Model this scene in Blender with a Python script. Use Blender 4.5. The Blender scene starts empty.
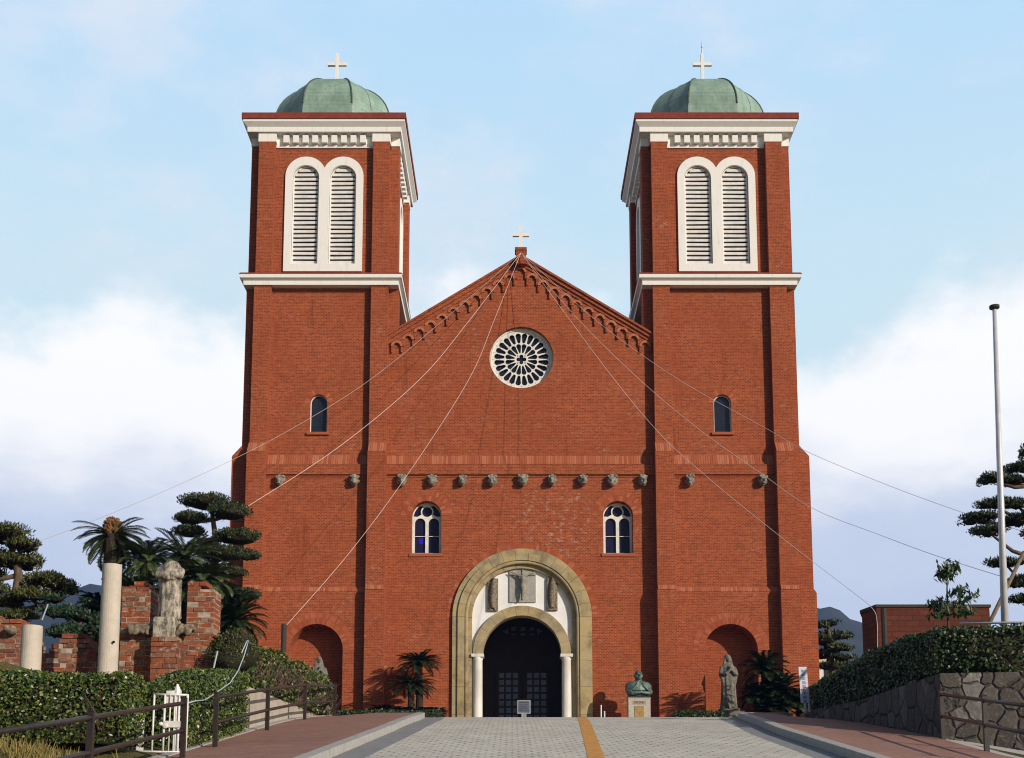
import bpy, bmesh, math, random
import numpy as np
from mathutils import Vector, Matrix, Euler
random.seed(7); np.random.seed(7)
R = math.radians
scene = bpy.context.scene
COL = scene.collection
PI = math.pi

# ------------------------------------------------------------------ camera
TILT = R(7.95); FPX = 1250.0; PCX, PCY = 512.0, 655.0
cam = bpy.data.cameras.new('camera'); camo = bpy.data.objects.new('camera', cam); COL.objects.link(camo)
cam.sensor_width = 36.0; cam.lens = 36.0*FPX/1024
cam.shift_y = (PCY-379.0)/1024
camo.rotation_euler = (R(90)+TILT, 0, 0); camo.location = (0, 0, 0)
cam.clip_start = 0.1; cam.clip_end = 9000
scene.camera = camo

# ------------------------------------------------------------------ sun, exposure
SUN_EL = 20.0; SUN_AZ = 47.0           # azimuth measured from -Y (behind the camera) towards +X
sd = Vector((math.sin(R(SUN_AZ))*math.cos(R(SUN_EL)), -math.cos(R(SUN_AZ))*math.cos(R(SUN_EL)), math.sin(R(SUN_EL))))
sl = bpy.data.lights.new('sun', 'SUN'); so = bpy.data.objects.new('sun', sl); COL.objects.link(so)
sl.energy = 4.7; sl.angle = R(0.5); sl.color = (1.0, 0.885, 0.745)
so.rotation_euler = sd.to_track_quat('Z', 'Y').to_euler(); so.location = (30, -30, 60)
vs = scene.view_settings
scene.display_settings.display_device = 'sRGB'
vs.view_transform = 'Standard'; vs.look = 'None'; vs.gamma = 1.0; vs.use_curve_mapping = False
vs.exposure = 0.0
scene.cycles.filter_width = 1.1

# ------------------------------------------------------------------ world: Nishita sky with clouds by direction
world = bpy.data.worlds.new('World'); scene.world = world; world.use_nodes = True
def build_world():
    nt = world.node_tree; nt.nodes.clear(); N = nt.nodes.new; L = nt.links.new
    out = N('ShaderNodeOutputWorld'); bg = N('ShaderNodeBackground'); L(bg.outputs[0], out.inputs[0])
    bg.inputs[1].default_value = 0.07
    sky = N('ShaderNodeTexSky'); sky.sky_type = 'NISHITA'; sky.sun_disc = False
    sky.sun_elevation = R(SUN_EL); sky.sun_rotation = math.atan2(sd.x, sd.y)
    sky.air_density = 1.0; sky.dust_density = 0.6; sky.ozone_density = 1.2
    tc = N('ShaderNodeTexCoord'); sep = N('ShaderNodeSeparateXYZ'); L(tc.outputs['Generated'], sep.inputs[0])
    def math_(op, a, b=None, c=None):
        m = N('ShaderNodeMath'); m.operation = op
        for i, v in enumerate((a, b, c)):
            if v is None: continue
            if isinstance(v, (int, float)): m.inputs[i].default_value = v
            else: L(v, m.inputs[i])
        return m.outputs[0]
    def sstep(v, a, b):
        m = N('ShaderNodeMapRange'); m.interpolation_type = 'SMOOTHSTEP'
        L(v, m.inputs[0]); m.inputs[1].default_value = a; m.inputs[2].default_value = b
        return m.outputs[0]
    def noise(scale, detail, sx=1, sy=1, sz=1, off=0, rough=.55):
        mp = N('ShaderNodeMapping'); mp.inputs['Scale'].default_value = (sx, sy, sz); mp.inputs['Location'].default_value = (off, off*.7, off*.3)
        L(tc.outputs['Generated'], mp.inputs[0])
        n = N('ShaderNodeTexNoise'); n.inputs['Scale'].default_value = scale; n.inputs['Detail'].default_value = detail; n.inputs['Roughness'].default_value = rough
        L(mp.outputs[0], n.inputs['Vector']); return n.outputs['Fac']
    def mixc(f, a, b):
        m = N('ShaderNodeMix'); m.data_type = 'RGBA'
        if isinstance(f, (int, float)): m.inputs[0].default_value = f
        else: L(f, m.inputs[0])
        for i, v in ((6, a), (7, b)):
            if isinstance(v, tuple): m.inputs[i].default_value = (*v, 1)
            else: L(v, m.inputs[i])
        return m.outputs[2]
    z = sep.outputs['Z']
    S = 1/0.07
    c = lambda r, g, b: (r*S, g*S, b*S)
    # clear sky: Nishita washed pale ahead, dimmer behind and overhead to deepen facade shade
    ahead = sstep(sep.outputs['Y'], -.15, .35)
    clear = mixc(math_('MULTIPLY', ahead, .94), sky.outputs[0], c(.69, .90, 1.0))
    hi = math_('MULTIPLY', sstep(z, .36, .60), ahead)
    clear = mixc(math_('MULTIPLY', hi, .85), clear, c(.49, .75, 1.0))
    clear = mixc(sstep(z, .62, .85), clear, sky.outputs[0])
    # thin wisps
    w = sstep(noise(3.6, 8, 1, 1, 2.0, 3.1, .62), .46, .72)
    w2 = sstep(noise(11, 6, 1, 1, 2.0, 1.2), .52, .78)
    wisp = math_('MULTIPLY', math_('ADD', math_('MULTIPLY', w, .75), math_('MULTIPLY', w2, .35)), .85)
    col = mixc(math_('MULTIPLY', wisp, ahead), clear, c(.86, .88, .96))
    # cumulus bank, its top edge broken by noise
    n1 = noise(5.5, 8, 1, 1, 1.4, 5.7, .55)
    n2 = noise(2.2, 3, 1, 1, 1.0, 9.0)
    edge = math_('ADD', math_('MULTIPLY', math_('SUBTRACT', n1, .5), .26), math_('MULTIPLY', math_('SUBTRACT', n2, .5), .16))
    zz = math_('ADD', z, edge)
    zz = math_('ADD', zz, math_('MULTIPLY', sep.outputs['X'], -.055))
    bank = math_('SUBTRACT', 1.0, sstep(zz, .358, .412))
    # underside greyer
    n3 = noise(6.0, 6, 1, 1, 2.2, 2.3)
    zz2 = math_('ADD', z, math_('MULTIPLY', math_('SUBTRACT', n3, .5), .14))
    lit = sstep(zz2, .235, .305)
    n4 = noise(9, 6, 1, 1, 2.5, 7.7)
    grey = mixc(n4, c(.56, .66, .86), c(.76, .82, .95))
    cl = mixc(lit, grey, c(1.12, 1.11, 1.10))
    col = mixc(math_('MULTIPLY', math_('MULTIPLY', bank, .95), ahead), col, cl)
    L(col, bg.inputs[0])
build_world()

# ------------------------------------------------------------------ helpers: projection of measured angles on planes at real depth
ct, st = math.cos(TILT), math.sin(TILT)
def P(px, py, Y):
    u = (px-PCX)/FPX; v = (PCY-py)/FPX
    k = Y/(ct - v*st)
    return Vector((u*k, Y, (st + v*ct)*k))
def PX(px, py, Y): return P(px, py, Y).x
def PZ(py, Y): return P(512, py, Y).z
def PPM(Y, Z): return FPX/(Y*ct+Z*st)        # pixels per metre
def g(y):                                     # height of the road along the slope (eye height is 0)
    if y < 25: return -1.55 + .142*y
    if y < 37: x = y-25; return 2.0 + .142*x - .003*x*x
    return 3.272 + .058*(min(y, 54)-37)
GB = g(54)

# ------------------------------------------------------------------ mesh builder
OFF = {}
class MB:
    def __init__(s): s.v = []; s.f = []; s.m = []; s.cur = 0
    def add(s, vs_, fs):
        b = len(s.v); s.v += [tuple(p) for p in vs_]
        s.f += [tuple(i+b for i in f) for f in fs]; s.m += [s.cur]*len(fs); return s
    def box(s, x0, x1, y0, y1, z0, z1):
        x0, x1 = min(x0, x1), max(x0, x1); y0, y1 = min(y0, y1), max(y0, y1); z0, z1 = min(z0, z1), max(z0, z1)
        return s.add([(x0,y0,z0),(x1,y0,z0),(x1,y1,z0),(x0,y1,z0),(x0,y0,z1),(x1,y0,z1),(x1,y1,z1),(x0,y1,z1)],
                     [(0,3,2,1),(4,5,6,7),(0,1,5,4),(1,2,6,5),(2,3,7,6),(3,0,4,7)])
    def obox(s, c, ax, ay, az):               # centre and three half axes
        c = Vector(c); ax = Vector(ax); ay = Vector(ay); az = Vector(az)
        vs_ = [c + sx*ax + sy*ay + sz*az for sz in (-1,1) for sx, sy in ((-1,-1),(1,-1),(1,1),(-1,1))]
        return s.add(vs_, [(0,3,2,1),(4,5,6,7),(0,1,5,4),(1,2,6,5),(2,3,7,6),(3,0,4,7)])
    def prismY(s, poly, y0, y1):              # poly of (x, z)
        n = len(poly)
        a = sum(poly[i][0]*poly[(i+1)%n][1]-poly[(i+1)%n][0]*poly[i][1] for i in range(n))
        if a < 0: poly = poly[::-1]
        vs_ = [(x, y0, z) for x, z in poly] + [(x, y1, z) for x, z in poly]
        return s.add(vs_, [tuple(range(n)), tuple(range(2*n-1, n-1, -1))] + [(i, i+n, (i+1)%n+n, (i+1)%n) for i in range(n)])
    def prismZ(s, poly, z0, z1):
        n = len(poly)
        a = sum(poly[i][0]*poly[(i+1)%n][1]-poly[(i+1)%n][0]*poly[i][1] for i in range(n))
        if a < 0: poly = poly[::-1]
        vs_ = [(x, y, z0) for x, y in poly] + [(x, y, z1) for x, y in poly]
        return s.add(vs_, [tuple(range(n-1,-1,-1)), tuple(range(n, 2*n))] + [(i, (i+1)%n, (i+1)%n+n, i+n) for i in range(n)])
    def loft(s, rings, cap=True):
        n = len(rings[0]); b = []
        vs_ = [p for r in rings for p in r]; fs = []
        for k in range(len(rings)-1):
            for i in range(n):
                j = (i+1) % n
                fs.append((k*n+i, k*n+j, (k+1)*n+j, (k+1)*n+i))
        if cap: fs.append(tuple(range(n-1,-1,-1))); fs.append(tuple(range((len(rings)-1)*n, len(rings)*n)))
        return s.add(vs_, fs)
    def tube(s, pts, rad, n=8, cap=True):
        pts = [Vector(p) for p in pts]
        if not hasattr(rad, '__len__'): rad = [rad]*len(pts)
        rings = []; prev = None
        for i, p in enumerate(pts):
            d = (pts[min(i+1, len(pts)-1)] - pts[max(i-1, 0)]).normalized()
            ref = Vector((0,0,1)) if abs(d.z) < .95 else Vector((1,0,0))
            if prev is None: a = d.cross(ref).normalized()
            else: a = (prev - d*prev.dot(d)).normalized()
            prev = a; b = d.cross(a)
            rings.append([p + (a*math.cos(2*PI*k/n) + b*math.sin(2*PI*k/n))*rad[i] for k in range(n)])
        return s.loft(rings, cap)
    def ell(s, c, r, rot=None, nu=14, nv=9, bump=0, seed=0):
        c = Vector(c); rnd = random.Random(seed); vs_ = []; fs = []
        for j in range(1, nv):
            th = PI*j/nv
            for i in range(nu):
                ph = 2*PI*i/nu
                k = 1 + (rnd.uniform(-bump, bump) if bump else 0)
                p = Vector((r[0]*math.sin(th)*math.cos(ph)*k, r[1]*math.sin(th)*math.sin(ph)*k, r[2]*math.cos(th)*k))
                if rot: p = rot @ p
                vs_.append(c+p)
        t = Vector((0,0,r[2])); bt = -t
        if rot: t = rot @ t; bt = rot @ bt
        vs_ += [c+t, c+bt]; T = len(vs_)-2; B = T+1
        for j in range(nv-2):
            for i in range(nu):
                k = (i+1) % nu; fs.append((j*nu+i, (j+1)*nu+i, (j+1)*nu+k, j*nu+k))
        for i in range(nu):
            k = (i+1) % nu; fs.append((T, i, k)); fs.append((B, (nv-2)*nu+k, (nv-2)*nu+i))
        return s.add(vs_, fs)
    def lathe(s, prof, c, n=24):              # prof of (r, z) bottom to top
        return s.loft([[(c[0]+r*math.cos(2*PI*i/n), c[1]+r*math.sin(2*PI*i/n), c[2]+z) for i in range(n)] for r, z in prof])
    def slab(s, cx, cy, h0, z0, h1, z1):      # square frustum
        q = lambda h, z: [(cx-h,cy-h,z),(cx+h,cy-h,z),(cx+h,cy+h,z),(cx-h,cy+h,z)]
        return s.loft([q(h0, z0), q(h1, z1)])
    def mesh(s, name):
        me = bpy.data.meshes.new(name); me.from_pydata(s.v, [], s.f)
        if any(s.m): me.polygons.foreach_set('material_index', s.m)
        me.update(); return me
    def build(s, name, mats, parent=None, origin=None, smooth=False):
        return link(name, s.mesh(name), mats, parent, origin, smooth)

def link(name, me, mats, parent=None, origin=None, smooth=False):
    if not isinstance(mats, (list, tuple)): mats = [mats]
    if len(me.materials): me.materials.clear()
    for m in mats: me.materials.append(m)
    off = OFF[parent.name] if parent else Vector(origin if origin is not None else (0,0,0))
    me.transform(Matrix.Translation(-off))
    o = bpy.data.objects.new(name, me); COL.objects.link(o)
    if parent: o.parent = parent
    else: o.location = off
    OFF[o.name] = off
    if smooth:
        me.polygons.foreach_set('use_smooth', [True]*len(me.polygons))
    return o
def thing(name, label, cat, loc, group=None):
    o = bpy.data.objects.new(name, None); COL.objects.link(o); o.location = loc
    o.empty_display_size = .3
    OFF[o.name] = Vector(loc); return tag(o, label, cat, group)
def tag(o, label, cat, group=None):
    o['label'] = label; o['category'] = cat
    if group: o['group'] = group
    return o
def struct(o, kind='structure'): o['kind'] = kind; return o
def evalmesh(ob, name):
    dg = bpy.context.evaluated_depsgraph_get(); dg.update()
    me = bpy.data.meshes.new_from_object(ob.evaluated_get(dg)); me.name = name
    old = ob.data; bpy.data.objects.remove(ob); bpy.data.meshes.remove(old); return me
def cut(mb, *cutters):
    a = bpy.data.objects.new('temporary', mb.mesh('temporary')); COL.objects.link(a); cs = []
    bm = bmesh.new(); bm.from_mesh(a.data); bmesh.ops.recalc_face_normals(bm, faces=bm.faces); bm.to_mesh(a.data); bm.free()
    for c in cutters:
        o = bpy.data.objects.new('temporary', c.mesh('temporary')); COL.objects.link(o); cs.append(o)
        bm = bmesh.new(); bm.from_mesh(o.data); bmesh.ops.recalc_face_normals(bm, faces=bm.faces); bm.to_mesh(o.data); bm.free()
        m = a.modifiers.new('b', 'BOOLEAN'); m.operation = 'DIFFERENCE'; m.solver = 'EXACT'; m.object = o
    me = evalmesh(a, 'cut')
    for o in cs: d = o.data; bpy.data.objects.remove(o); bpy.data.meshes.remove(d)
    return me
def sculpt(mb, voxel, it=3):
    a = bpy.data.objects.new('temporary', mb.mesh('temporary')); COL.objects.link(a)
    bm = bmesh.new(); bm.from_mesh(a.data); bmesh.ops.recalc_face_normals(bm, faces=bm.faces); bm.to_mesh(a.data); bm.free()
    m = a.modifiers.new('r', 'REMESH'); m.mode = 'VOXEL'; m.voxel_size = voxel
    if it: k = a.modifiers.new('s', 'SMOOTH'); k.iterations = it; k.factor = .5
    return evalmesh(a, 'sculpt')
def mb_from(me):
    mb = MB(); mb.v = [tuple(v.co) for v in me.vertices]; mb.f = [tuple(p.vertices) for p in me.polygons]; mb.m = [0]*len(mb.f); return mb
def archpoly(xc, hw, z0, zs, n=24):
    return [(xc-hw, z0), (xc+hw, z0)] + [(xc+hw*math.cos(PI*i/n), zs+hw*math.sin(PI*i/n)) for i in range(n+1)]
def circpoly(xc, zc, r, n=48): return [(xc+r*math.cos(2*PI*i/n), zc+r*math.sin(2*PI*i/n)) for i in range(n)]
def ringblocks(mb, xc, zs, r0, r1, n, y0, y1, gap=.008, a0=0., a1=PI, sub=3):
    for i in range(n):
        b0 = a0 + (a1-a0)*i/n; b1 = a0 + (a1-a0)*(i+1)/n
        e0 = gap/2/r1; outer = [(xc+r1*math.cos(b0+e0+(b1-b0-2*e0)*k/sub), zs+r1*math.sin(b0+e0+(b1-b0-2*e0)*k/sub)) for k in range(sub+1)]
        e1 = gap/2/r0; inner = [(xc+r0*math.cos(b0+e1+(b1-b0-2*e1)*k/sub), zs+r0*math.sin(b0+e1+(b1-b0-2*e1)*k/sub)) for k in range(sub+1)]
        mb.prismY(outer + inner[::-1], y0, y1)

# ------------------------------------------------------------------ materials
MATS = {}
class NT:
    def __init__(s, name):
        s.mat = bpy.data.materials.new(name); s.mat.use_nodes = True; s.t = s.mat.node_tree
        s.b = s.t.nodes['Principled BSDF']; s.L = s.t.links.new; MATS[name] = s.mat
        s.geo = s.n('ShaderNodeNewGeometry')
    def n(s, k): return s.t.nodes.new(k)
    def m(s, op, a, b=None, c=None):
        k = s.n('ShaderNodeMath'); k.operation = op
        for i, v in enumerate((a, b, c)):
            if v is None: continue
            if isinstance(v, (int, float)): k.inputs[i].default_value = v
            else: s.L(v, k.inputs[i])
        return k.outputs[0]
    def mix(s, f, a, b, mode='MIX'):
        k = s.n('ShaderNodeMix'); k.data_type = 'RGBA'; k.blend_type = mode
        if isinstance(f, (int, float)): k.inputs[0].default_value = f
        else: s.L(f, k.inputs[0])
        for i, v in ((6, a), (7, b)):
            if isinstance(v, tuple): k.inputs[i].default_value = (*v, 1)
            else: s.L(v, k.inputs[i])
        return k.outputs[2]
    def noise(s, scale, detail=4, rough=.55, stretch=None, vec=None, col=False):
        k = s.n('ShaderNodeTexNoise'); k.inputs['Scale'].default_value = scale; k.inputs['Detail'].default_value = detail; k.inputs['Roughness'].default_value = rough
        v = vec or s.geo.outputs['Position']
        if stretch:
            mp = s.n('ShaderNodeMapping'); mp.inputs['Scale'].default_value = stretch; s.L(v, mp.inputs[0]); v = mp.outputs[0]
        s.L(v, k.inputs['Vector']); return k.outputs['Color' if col else 'Fac']
    def ss(s, v, a, b, lo=0., hi=1.):
        k = s.n('ShaderNodeMapRange'); k.interpolation_type = 'SMOOTHSTEP'; s.L(v, k.inputs[0])
        k.inputs[1].default_value = a; k.inputs[2].default_value = b; k.inputs[3].default_value = lo; k.inputs[4].default_value = hi; return k.outputs[0]
    def island(s): return s.geo.outputs['Random Per Island']
    def ramp(s, v, stops):
        k = s.n('ShaderNodeValToRGB'); e = k.color_ramp.elements
        while len(e) < len(stops): e.new(.5)
        for el, (p, c) in zip(e, stops): el.position = p; el.color = (*c, 1)
        s.L(v, k.inputs[0]); return k.outputs[0]
    def bump(s, h, dist=.01, strength=.6):
        k = s.n('ShaderNodeBump'); k.inputs['Distance'].default_value = dist; k.inputs['Strength'].default_value = strength
        s.L(h, k.inputs['Height']); s.L(k.outputs[0], s.b.inputs['Normal'])
    def fin(s, col, rough=.8, spec=.3, metal=0):
        if isinstance(col, tuple): s.b.inputs['Base Color'].default_value = (*col, 1)
        else: s.L(col, s.b.inputs['Base Color'])
        if isinstance(rough, (int, float)): s.b.inputs['Roughness'].default_value = rough
        else: s.L(rough, s.b.inputs['Roughness'])
        s.b.inputs['Specular IOR Level'].default_value = spec; s.b.inputs['Metallic'].default_value = metal
        return s.mat
    def wallvec(s):                           # (along the wall, height)
        sp = s.n('ShaderNodeSeparateXYZ'); s.L(s.geo.outputs['Position'], sp.inputs[0])
        sn = s.n('ShaderNodeSeparateXYZ'); s.L(s.geo.outputs['True Normal'], sn.inputs[0])
        f = s.m('GREATER_THAN', s.m('ABSOLUTE', sn.outputs[0]), .72)
        u = s.m('ADD', s.m('MULTIPLY', sp.outputs[1], f), s.m('MULTIPLY', sp.outputs[0], s.m('SUBTRACT', 1., f)))
        c = s.n('ShaderNodeCombineXYZ'); s.L(u, c.inputs[0]); s.L(sp.outputs[2], c.inputs[1]); s.sp = sp
        return c.outputs[0]
def simple(name, a, b=None, scale=6, rough=.8, bumpd=0, bscale=40, spec=.3, metal=0, stretch=None, detail=5):
    t = NT(name)
    col = a if b is None else t.mix(t.ss(t.noise(scale, detail, stretch=stretch), .32, .68), a, b)
    if bumpd: t.bump(t.noise(bscale, 5), bumpd)
    return t.fin(col, rough, spec, metal)
def brickmat(name, c1, c2, mortar, bw=.145, rh=.070, ms=.007, stain=True, patch=.35):
    t = NT(name); v = t.wallvec()
    k = t.n('ShaderNodeTexBrick'); t.L(v, k.inputs['Vector'])
    k.inputs['Color1'].default_value = (*c1, 1); k.inputs['Color2'].default_value = (*c2, 1); k.inputs['Mortar'].default_value = (*mortar, 1)
    k.inputs['Scale'].default_value = 1; k.inputs['Brick Width'].default_value = bw; k.inputs['Row Height'].default_value = rh
    k.inputs['Mortar Size'].default_value = ms; k.inputs['Mortar Smooth'].default_value = .3; k.inputs['Bias'].default_value = .0
    col = k.outputs['Color']
    # courses fired together read as streaks
    st_ = t.noise(1.0, 6, .65, stretch=(.9, .9, 9.0))
    col = t.mix(t.ss(st_, .3, .75, 0, .30), col, tuple(x*.7 for x in c2))
    sp = t.noise(9., 3, .75, stretch=(1, 1, 2.4))
    col = t.mix(t.ss(sp, .58, .72, 0, .55), col, tuple(min(1, x*1.25+.03) for x in c1))
    sp2 = t.noise(6.5, 4, .75, stretch=(1.3, 1.3, 3.2))
    col = t.mix(t.ss(sp2, .56, .70, 0, .45), col, tuple(x*.55 for x in c2))
    # paler, ochre and grey-brown batches of brick; a few courses with pale joints
    pa = t.noise(2.2, 6, .7, stretch=(1, 1, 1.5)); col = t.mix(t.ss(pa, .54, .72, 0, .45), col, (c1[0]*.92, c1[1]*1.5, c1[2]*1.3))
    pb = t.noise(3.1, 6, .72, stretch=(1.1, 1, 1.7)); col = t.mix(t.ss(pb, .55, .72, 0, .45), col, (c2[0]*.85, c2[1]*1.35, c2[2]*1.6))
    ln_ = t.noise(1.0, 3, .6, stretch=(.35, .35, 15.)); col = t.mix(t.ss(ln_, .63, .72, 0, .35), col, (c1[0]*1.15, c1[1]*1.9, c1[2]*2.4))
    rs = t.noise(2.6, 6, .7, stretch=(1, 1, .10)); rm = t.noise(.35, 4, .6); col = t.mix(t.m('MULTIPLY', t.ss(rs, .52, .72, 0, .6), t.ss(rm, .42, .62)), col, (c2[0]*.62, c2[1]*.75, c2[2]*.9))
    pt = t.noise(.45, 5, .6)
    col = t.mix(t.ss(pt, .35, .7, 0, patch), col, tuple(x*.62 for x in c1))
    if stain:
        # lime bloom washed out of the joints, low on the gable wall and along the pilasters
        n = t.noise(5.0, 9, .72, stretch=(1, 1, 2.2)); n2 = t.noise(.8, 4, .6)
        d = t.n('ShaderNodeVectorMath'); d.operation = 'DISTANCE'; t.L(t.geo.outputs['Position'], d.inputs[0]); d.inputs[1].default_value = (2.0, 53.7, 13.4)
        near = t.ss(d.outputs['Value'], .6, 2.6, 1, 0)
        lim = t.m('MULTIPLY', t.ss(n, .53, .66), t.m('ADD', t.m('MULTIPLY', near, .6), t.ss(n2, .50, .72, 0, .55)))
        col = t.mix(lim, col, (.50, .38, .32))
    t.bump(k.outputs['Fac'], -.003, .25)
    return t.fin(col, .88, .2)
def leafmat(name, stops, rough=.5, spec=.35, trans=.0):
    t = NT(name); col = t.ramp(t.island(), stops)
    if trans: t.b.inputs['Subsurface Weight'].default_value = 0
    return t.fin(col, rough, spec)
def islandmat(name, stops, nscale=9, namt=.35, dark=.55, rough=.85, bumpd=.006, bscale=30, spec=.25):
    t = NT(name); col = t.ramp(t.island(), stops)
    n = t.noise(nscale, 6, .65)
    col = t.mix(t.ss(n, .40, .72, 0, namt), col, t.mix(1., col, (dark, dark, dark), 'MULTIPLY'))
    t.bump(t.noise(bscale, 5), bumpd); return t.fin(col, rough, spec)

B1, B2, BM = (.385, .080, .0235), (.195, .035, .0125), (.42, .19, .10)
M_brick = brickmat('church_brick', B1, B2, BM)
M_soldier = islandmat('soldier_brick', [(0, (.33, .078, .032)), (.5, (.39, .115, .052)), (1, (.45, .165, .085))], 20, .3)
M_vouss = islandmat('voussoir_brick', [(0, (.30, .066, .024)), (.6, (.37, .095, .040)), (1, (.44, .14, .07))], 20, .3)
M_hood = islandmat('arch_brick', [(0, (.38, .115, .05)), (1, (.48, .18, .095))], 20, .3)
M_capbrick = simple('cornice_brick', (.25, .045, .024), (.18, .034, .02), 5, .85)
def whitemat():
    t = NT('painted_cornice'); n = t.noise(2.0, 7, .7, stretch=(3, 3, .5))
    col = t.mix(t.ss(n, .50, .80, 0, .4), (.79, .78, .75), (.45, .41, .36)); n2 = t.noise(9, 6, .7, stretch=(1, 1, .18)); col = t.mix(t.ss(n2, .60, .75, 0, .4), col, (.34, .30, .25))
    return t.fin(col, .6, .3)
M_white = whitemat()
M_louvre = simple('louvre_paint', (.80, .80, .79), (.70, .68, .65), 4, .55)
M_frame = simple('window_frame_paint', (.76, .75, .71), (.64, .62, .57), 5, .5)
M_void = simple('interior_shade', (.012, .011, .012), None, rough=.9)  # near-black standing in for shade behind the louvres and in the pin hole
M_glass = simple('dark_glass', (.012, .014, .022), (.02, .022, .03), 3, .12, spec=.5)
M_glassp = simple('stained_glass', (.008, .007, .030), (.014, .010, .045), 5, .35, spec=.25)
M_glassb = simple('blue_pane', (.03, .012, .42), None, rough=.25)
def coppermat():
    t = NT('copper_patina')
    sp = t.n('ShaderNodeSeparateXYZ'); t.L(t.geo.outputs['Position'], sp.inputs[0])
    n = t.noise(1.6, 7, .65, stretch=(1, 1, .45)); n2 = t.noise(9, 5, .7, stretch=(1, 1, .3))
    n9 = t.noise(1.1, 5, .65); col = t.mix(t.ss(n, .3, .7), (.19, .30, .24), (.31, .43, .355)); col = t.mix(t.ss(n9, .45, .7, 0, .5), col, (.15, .24, .195))
    col = t.mix(t.ss(n2, .48, .75, 0, .6), col, (.10, .155, .115))
    w = t.m('FRACT', t.m('MULTIPLY', sp.outputs[2], 4.6))
    seam = t.ss(w, .0, .14, 1, 0)
    col = t.mix(t.m('MULTIPLY', seam, .55), col, (.07, .11, .085))
    t.bump(seam, .012, .5); return t.fin(col, .62, .4)
M_copper = coppermat()
M_copperdark = simple('copper_rib', (.05, .075, .055), (.09, .13, .10), 5, .6)
M_portal = islandmat('portal_stone', [(0, (.36, .285, .150)), (.35, (.42, .325, .165)), (.7, (.39, .315, .185)), (1, (.35, .29, .175))], 1.8, .75, .42, bscale=25)
M_tymp = simple('white_plaster', (.80, .80, .80), (.72, .72, .71), 2, .7)
M_column = simple('white_marble', (.74, .71, .66), (.60, .56, .50), 3, .45, stretch=(1, 1, .3))
M_relief = simple('carved_stone', (.27, .22, .155), (.10, .08, .055), 14, .85, .02, 35)
M_slabgrey = simple('grey_stone_panel', (.36, .35, .32), (.29, .28, .26), 7, .8)
M_figure = simple('bronze_figure', (.34, .31, .24), (.20, .18, .14), 8, .5)
M_head = simple('stone_head', (.33, .30, .235), (.11, .10, .082), 6, .9, .03, 22)
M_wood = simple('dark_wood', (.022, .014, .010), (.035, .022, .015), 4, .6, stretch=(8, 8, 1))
M_pane = simple('door_pane', (.13, .15, .20), (.085, .10, .14), 4, .25)
M_statue = simple('weathered_statue_stone', (.21, .195, .16), (.11, .10, .082), 5, .9, .012, 45)
def oldstone():
    t = NT('old_statue_stone'); n = t.noise(9, 8, .7, stretch=(1, 1, .35)); n2 = t.noise(24, 5, .6)
    col = t.mix(t.ss(n, .38, .62), (.46, .41, .33), (.10, .085, .065)); col = t.mix(t.ss(n2, .5, .7, 0, .6), col, (.55, .52, .46))
    t.bump(n, .03); return t.fin(col, .9, .2)
M_oldstatue = oldstone()
M_bronze = simple('green_bronze', (.13, .20, .165), (.065, .105, .09), 6, .5, .006, 60, spec=.5, metal=.35)
M_granite = simple('pale_granite', (.50, .46, .38), (.40, .36, .29), 18, .75)
M_gold = simple('brass_plaque', (.42, .27, .08), (.30, .18, .06), 9, .45, spec=.5)
M_darkstone = simple('black_plinth', (.03, .03, .028), None, rough=.5)
M_letter = simple('plaque_letter', (.22, .06, .03), None, rough=.6)
def concrete(name, a, b, sc=3):
    t = NT(name); n = t.noise(sc, 8, .7); n2 = t.noise(40, 4); n3 = t.noise(5, 6, .7, stretch=(1, 1, .25))
    col = t.mix(t.ss(n, .35, .7), a, b); col = t.mix(t.ss(n2, .5, .75, 0, .4), col, tuple(x*.6 for x in a)); col = t.mix(t.ss(n3, .55, .75, 0, .4), col, tuple(x*.45 for x in b))
    t.bump(n2, .008); return t.fin(col, .9, .2)
M_conc = concrete('concrete_wall_face', (.46, .41, .33), (.36, .32, .26))
M_concol = concrete('speckled_concrete', (.56, .50, .42), (.46, .41, .34))
M_kerb = concrete('kerb_stone', (.40, .385, .36), (.32, .31, .295), 6)
M_gutter = concrete('gutter_concrete', (.25, .25, .25), (.20, .20, .205), 3)
M_apron = concrete('apron_concrete', (.46, .44, .41), (.38, .36, .34), 4)
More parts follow.
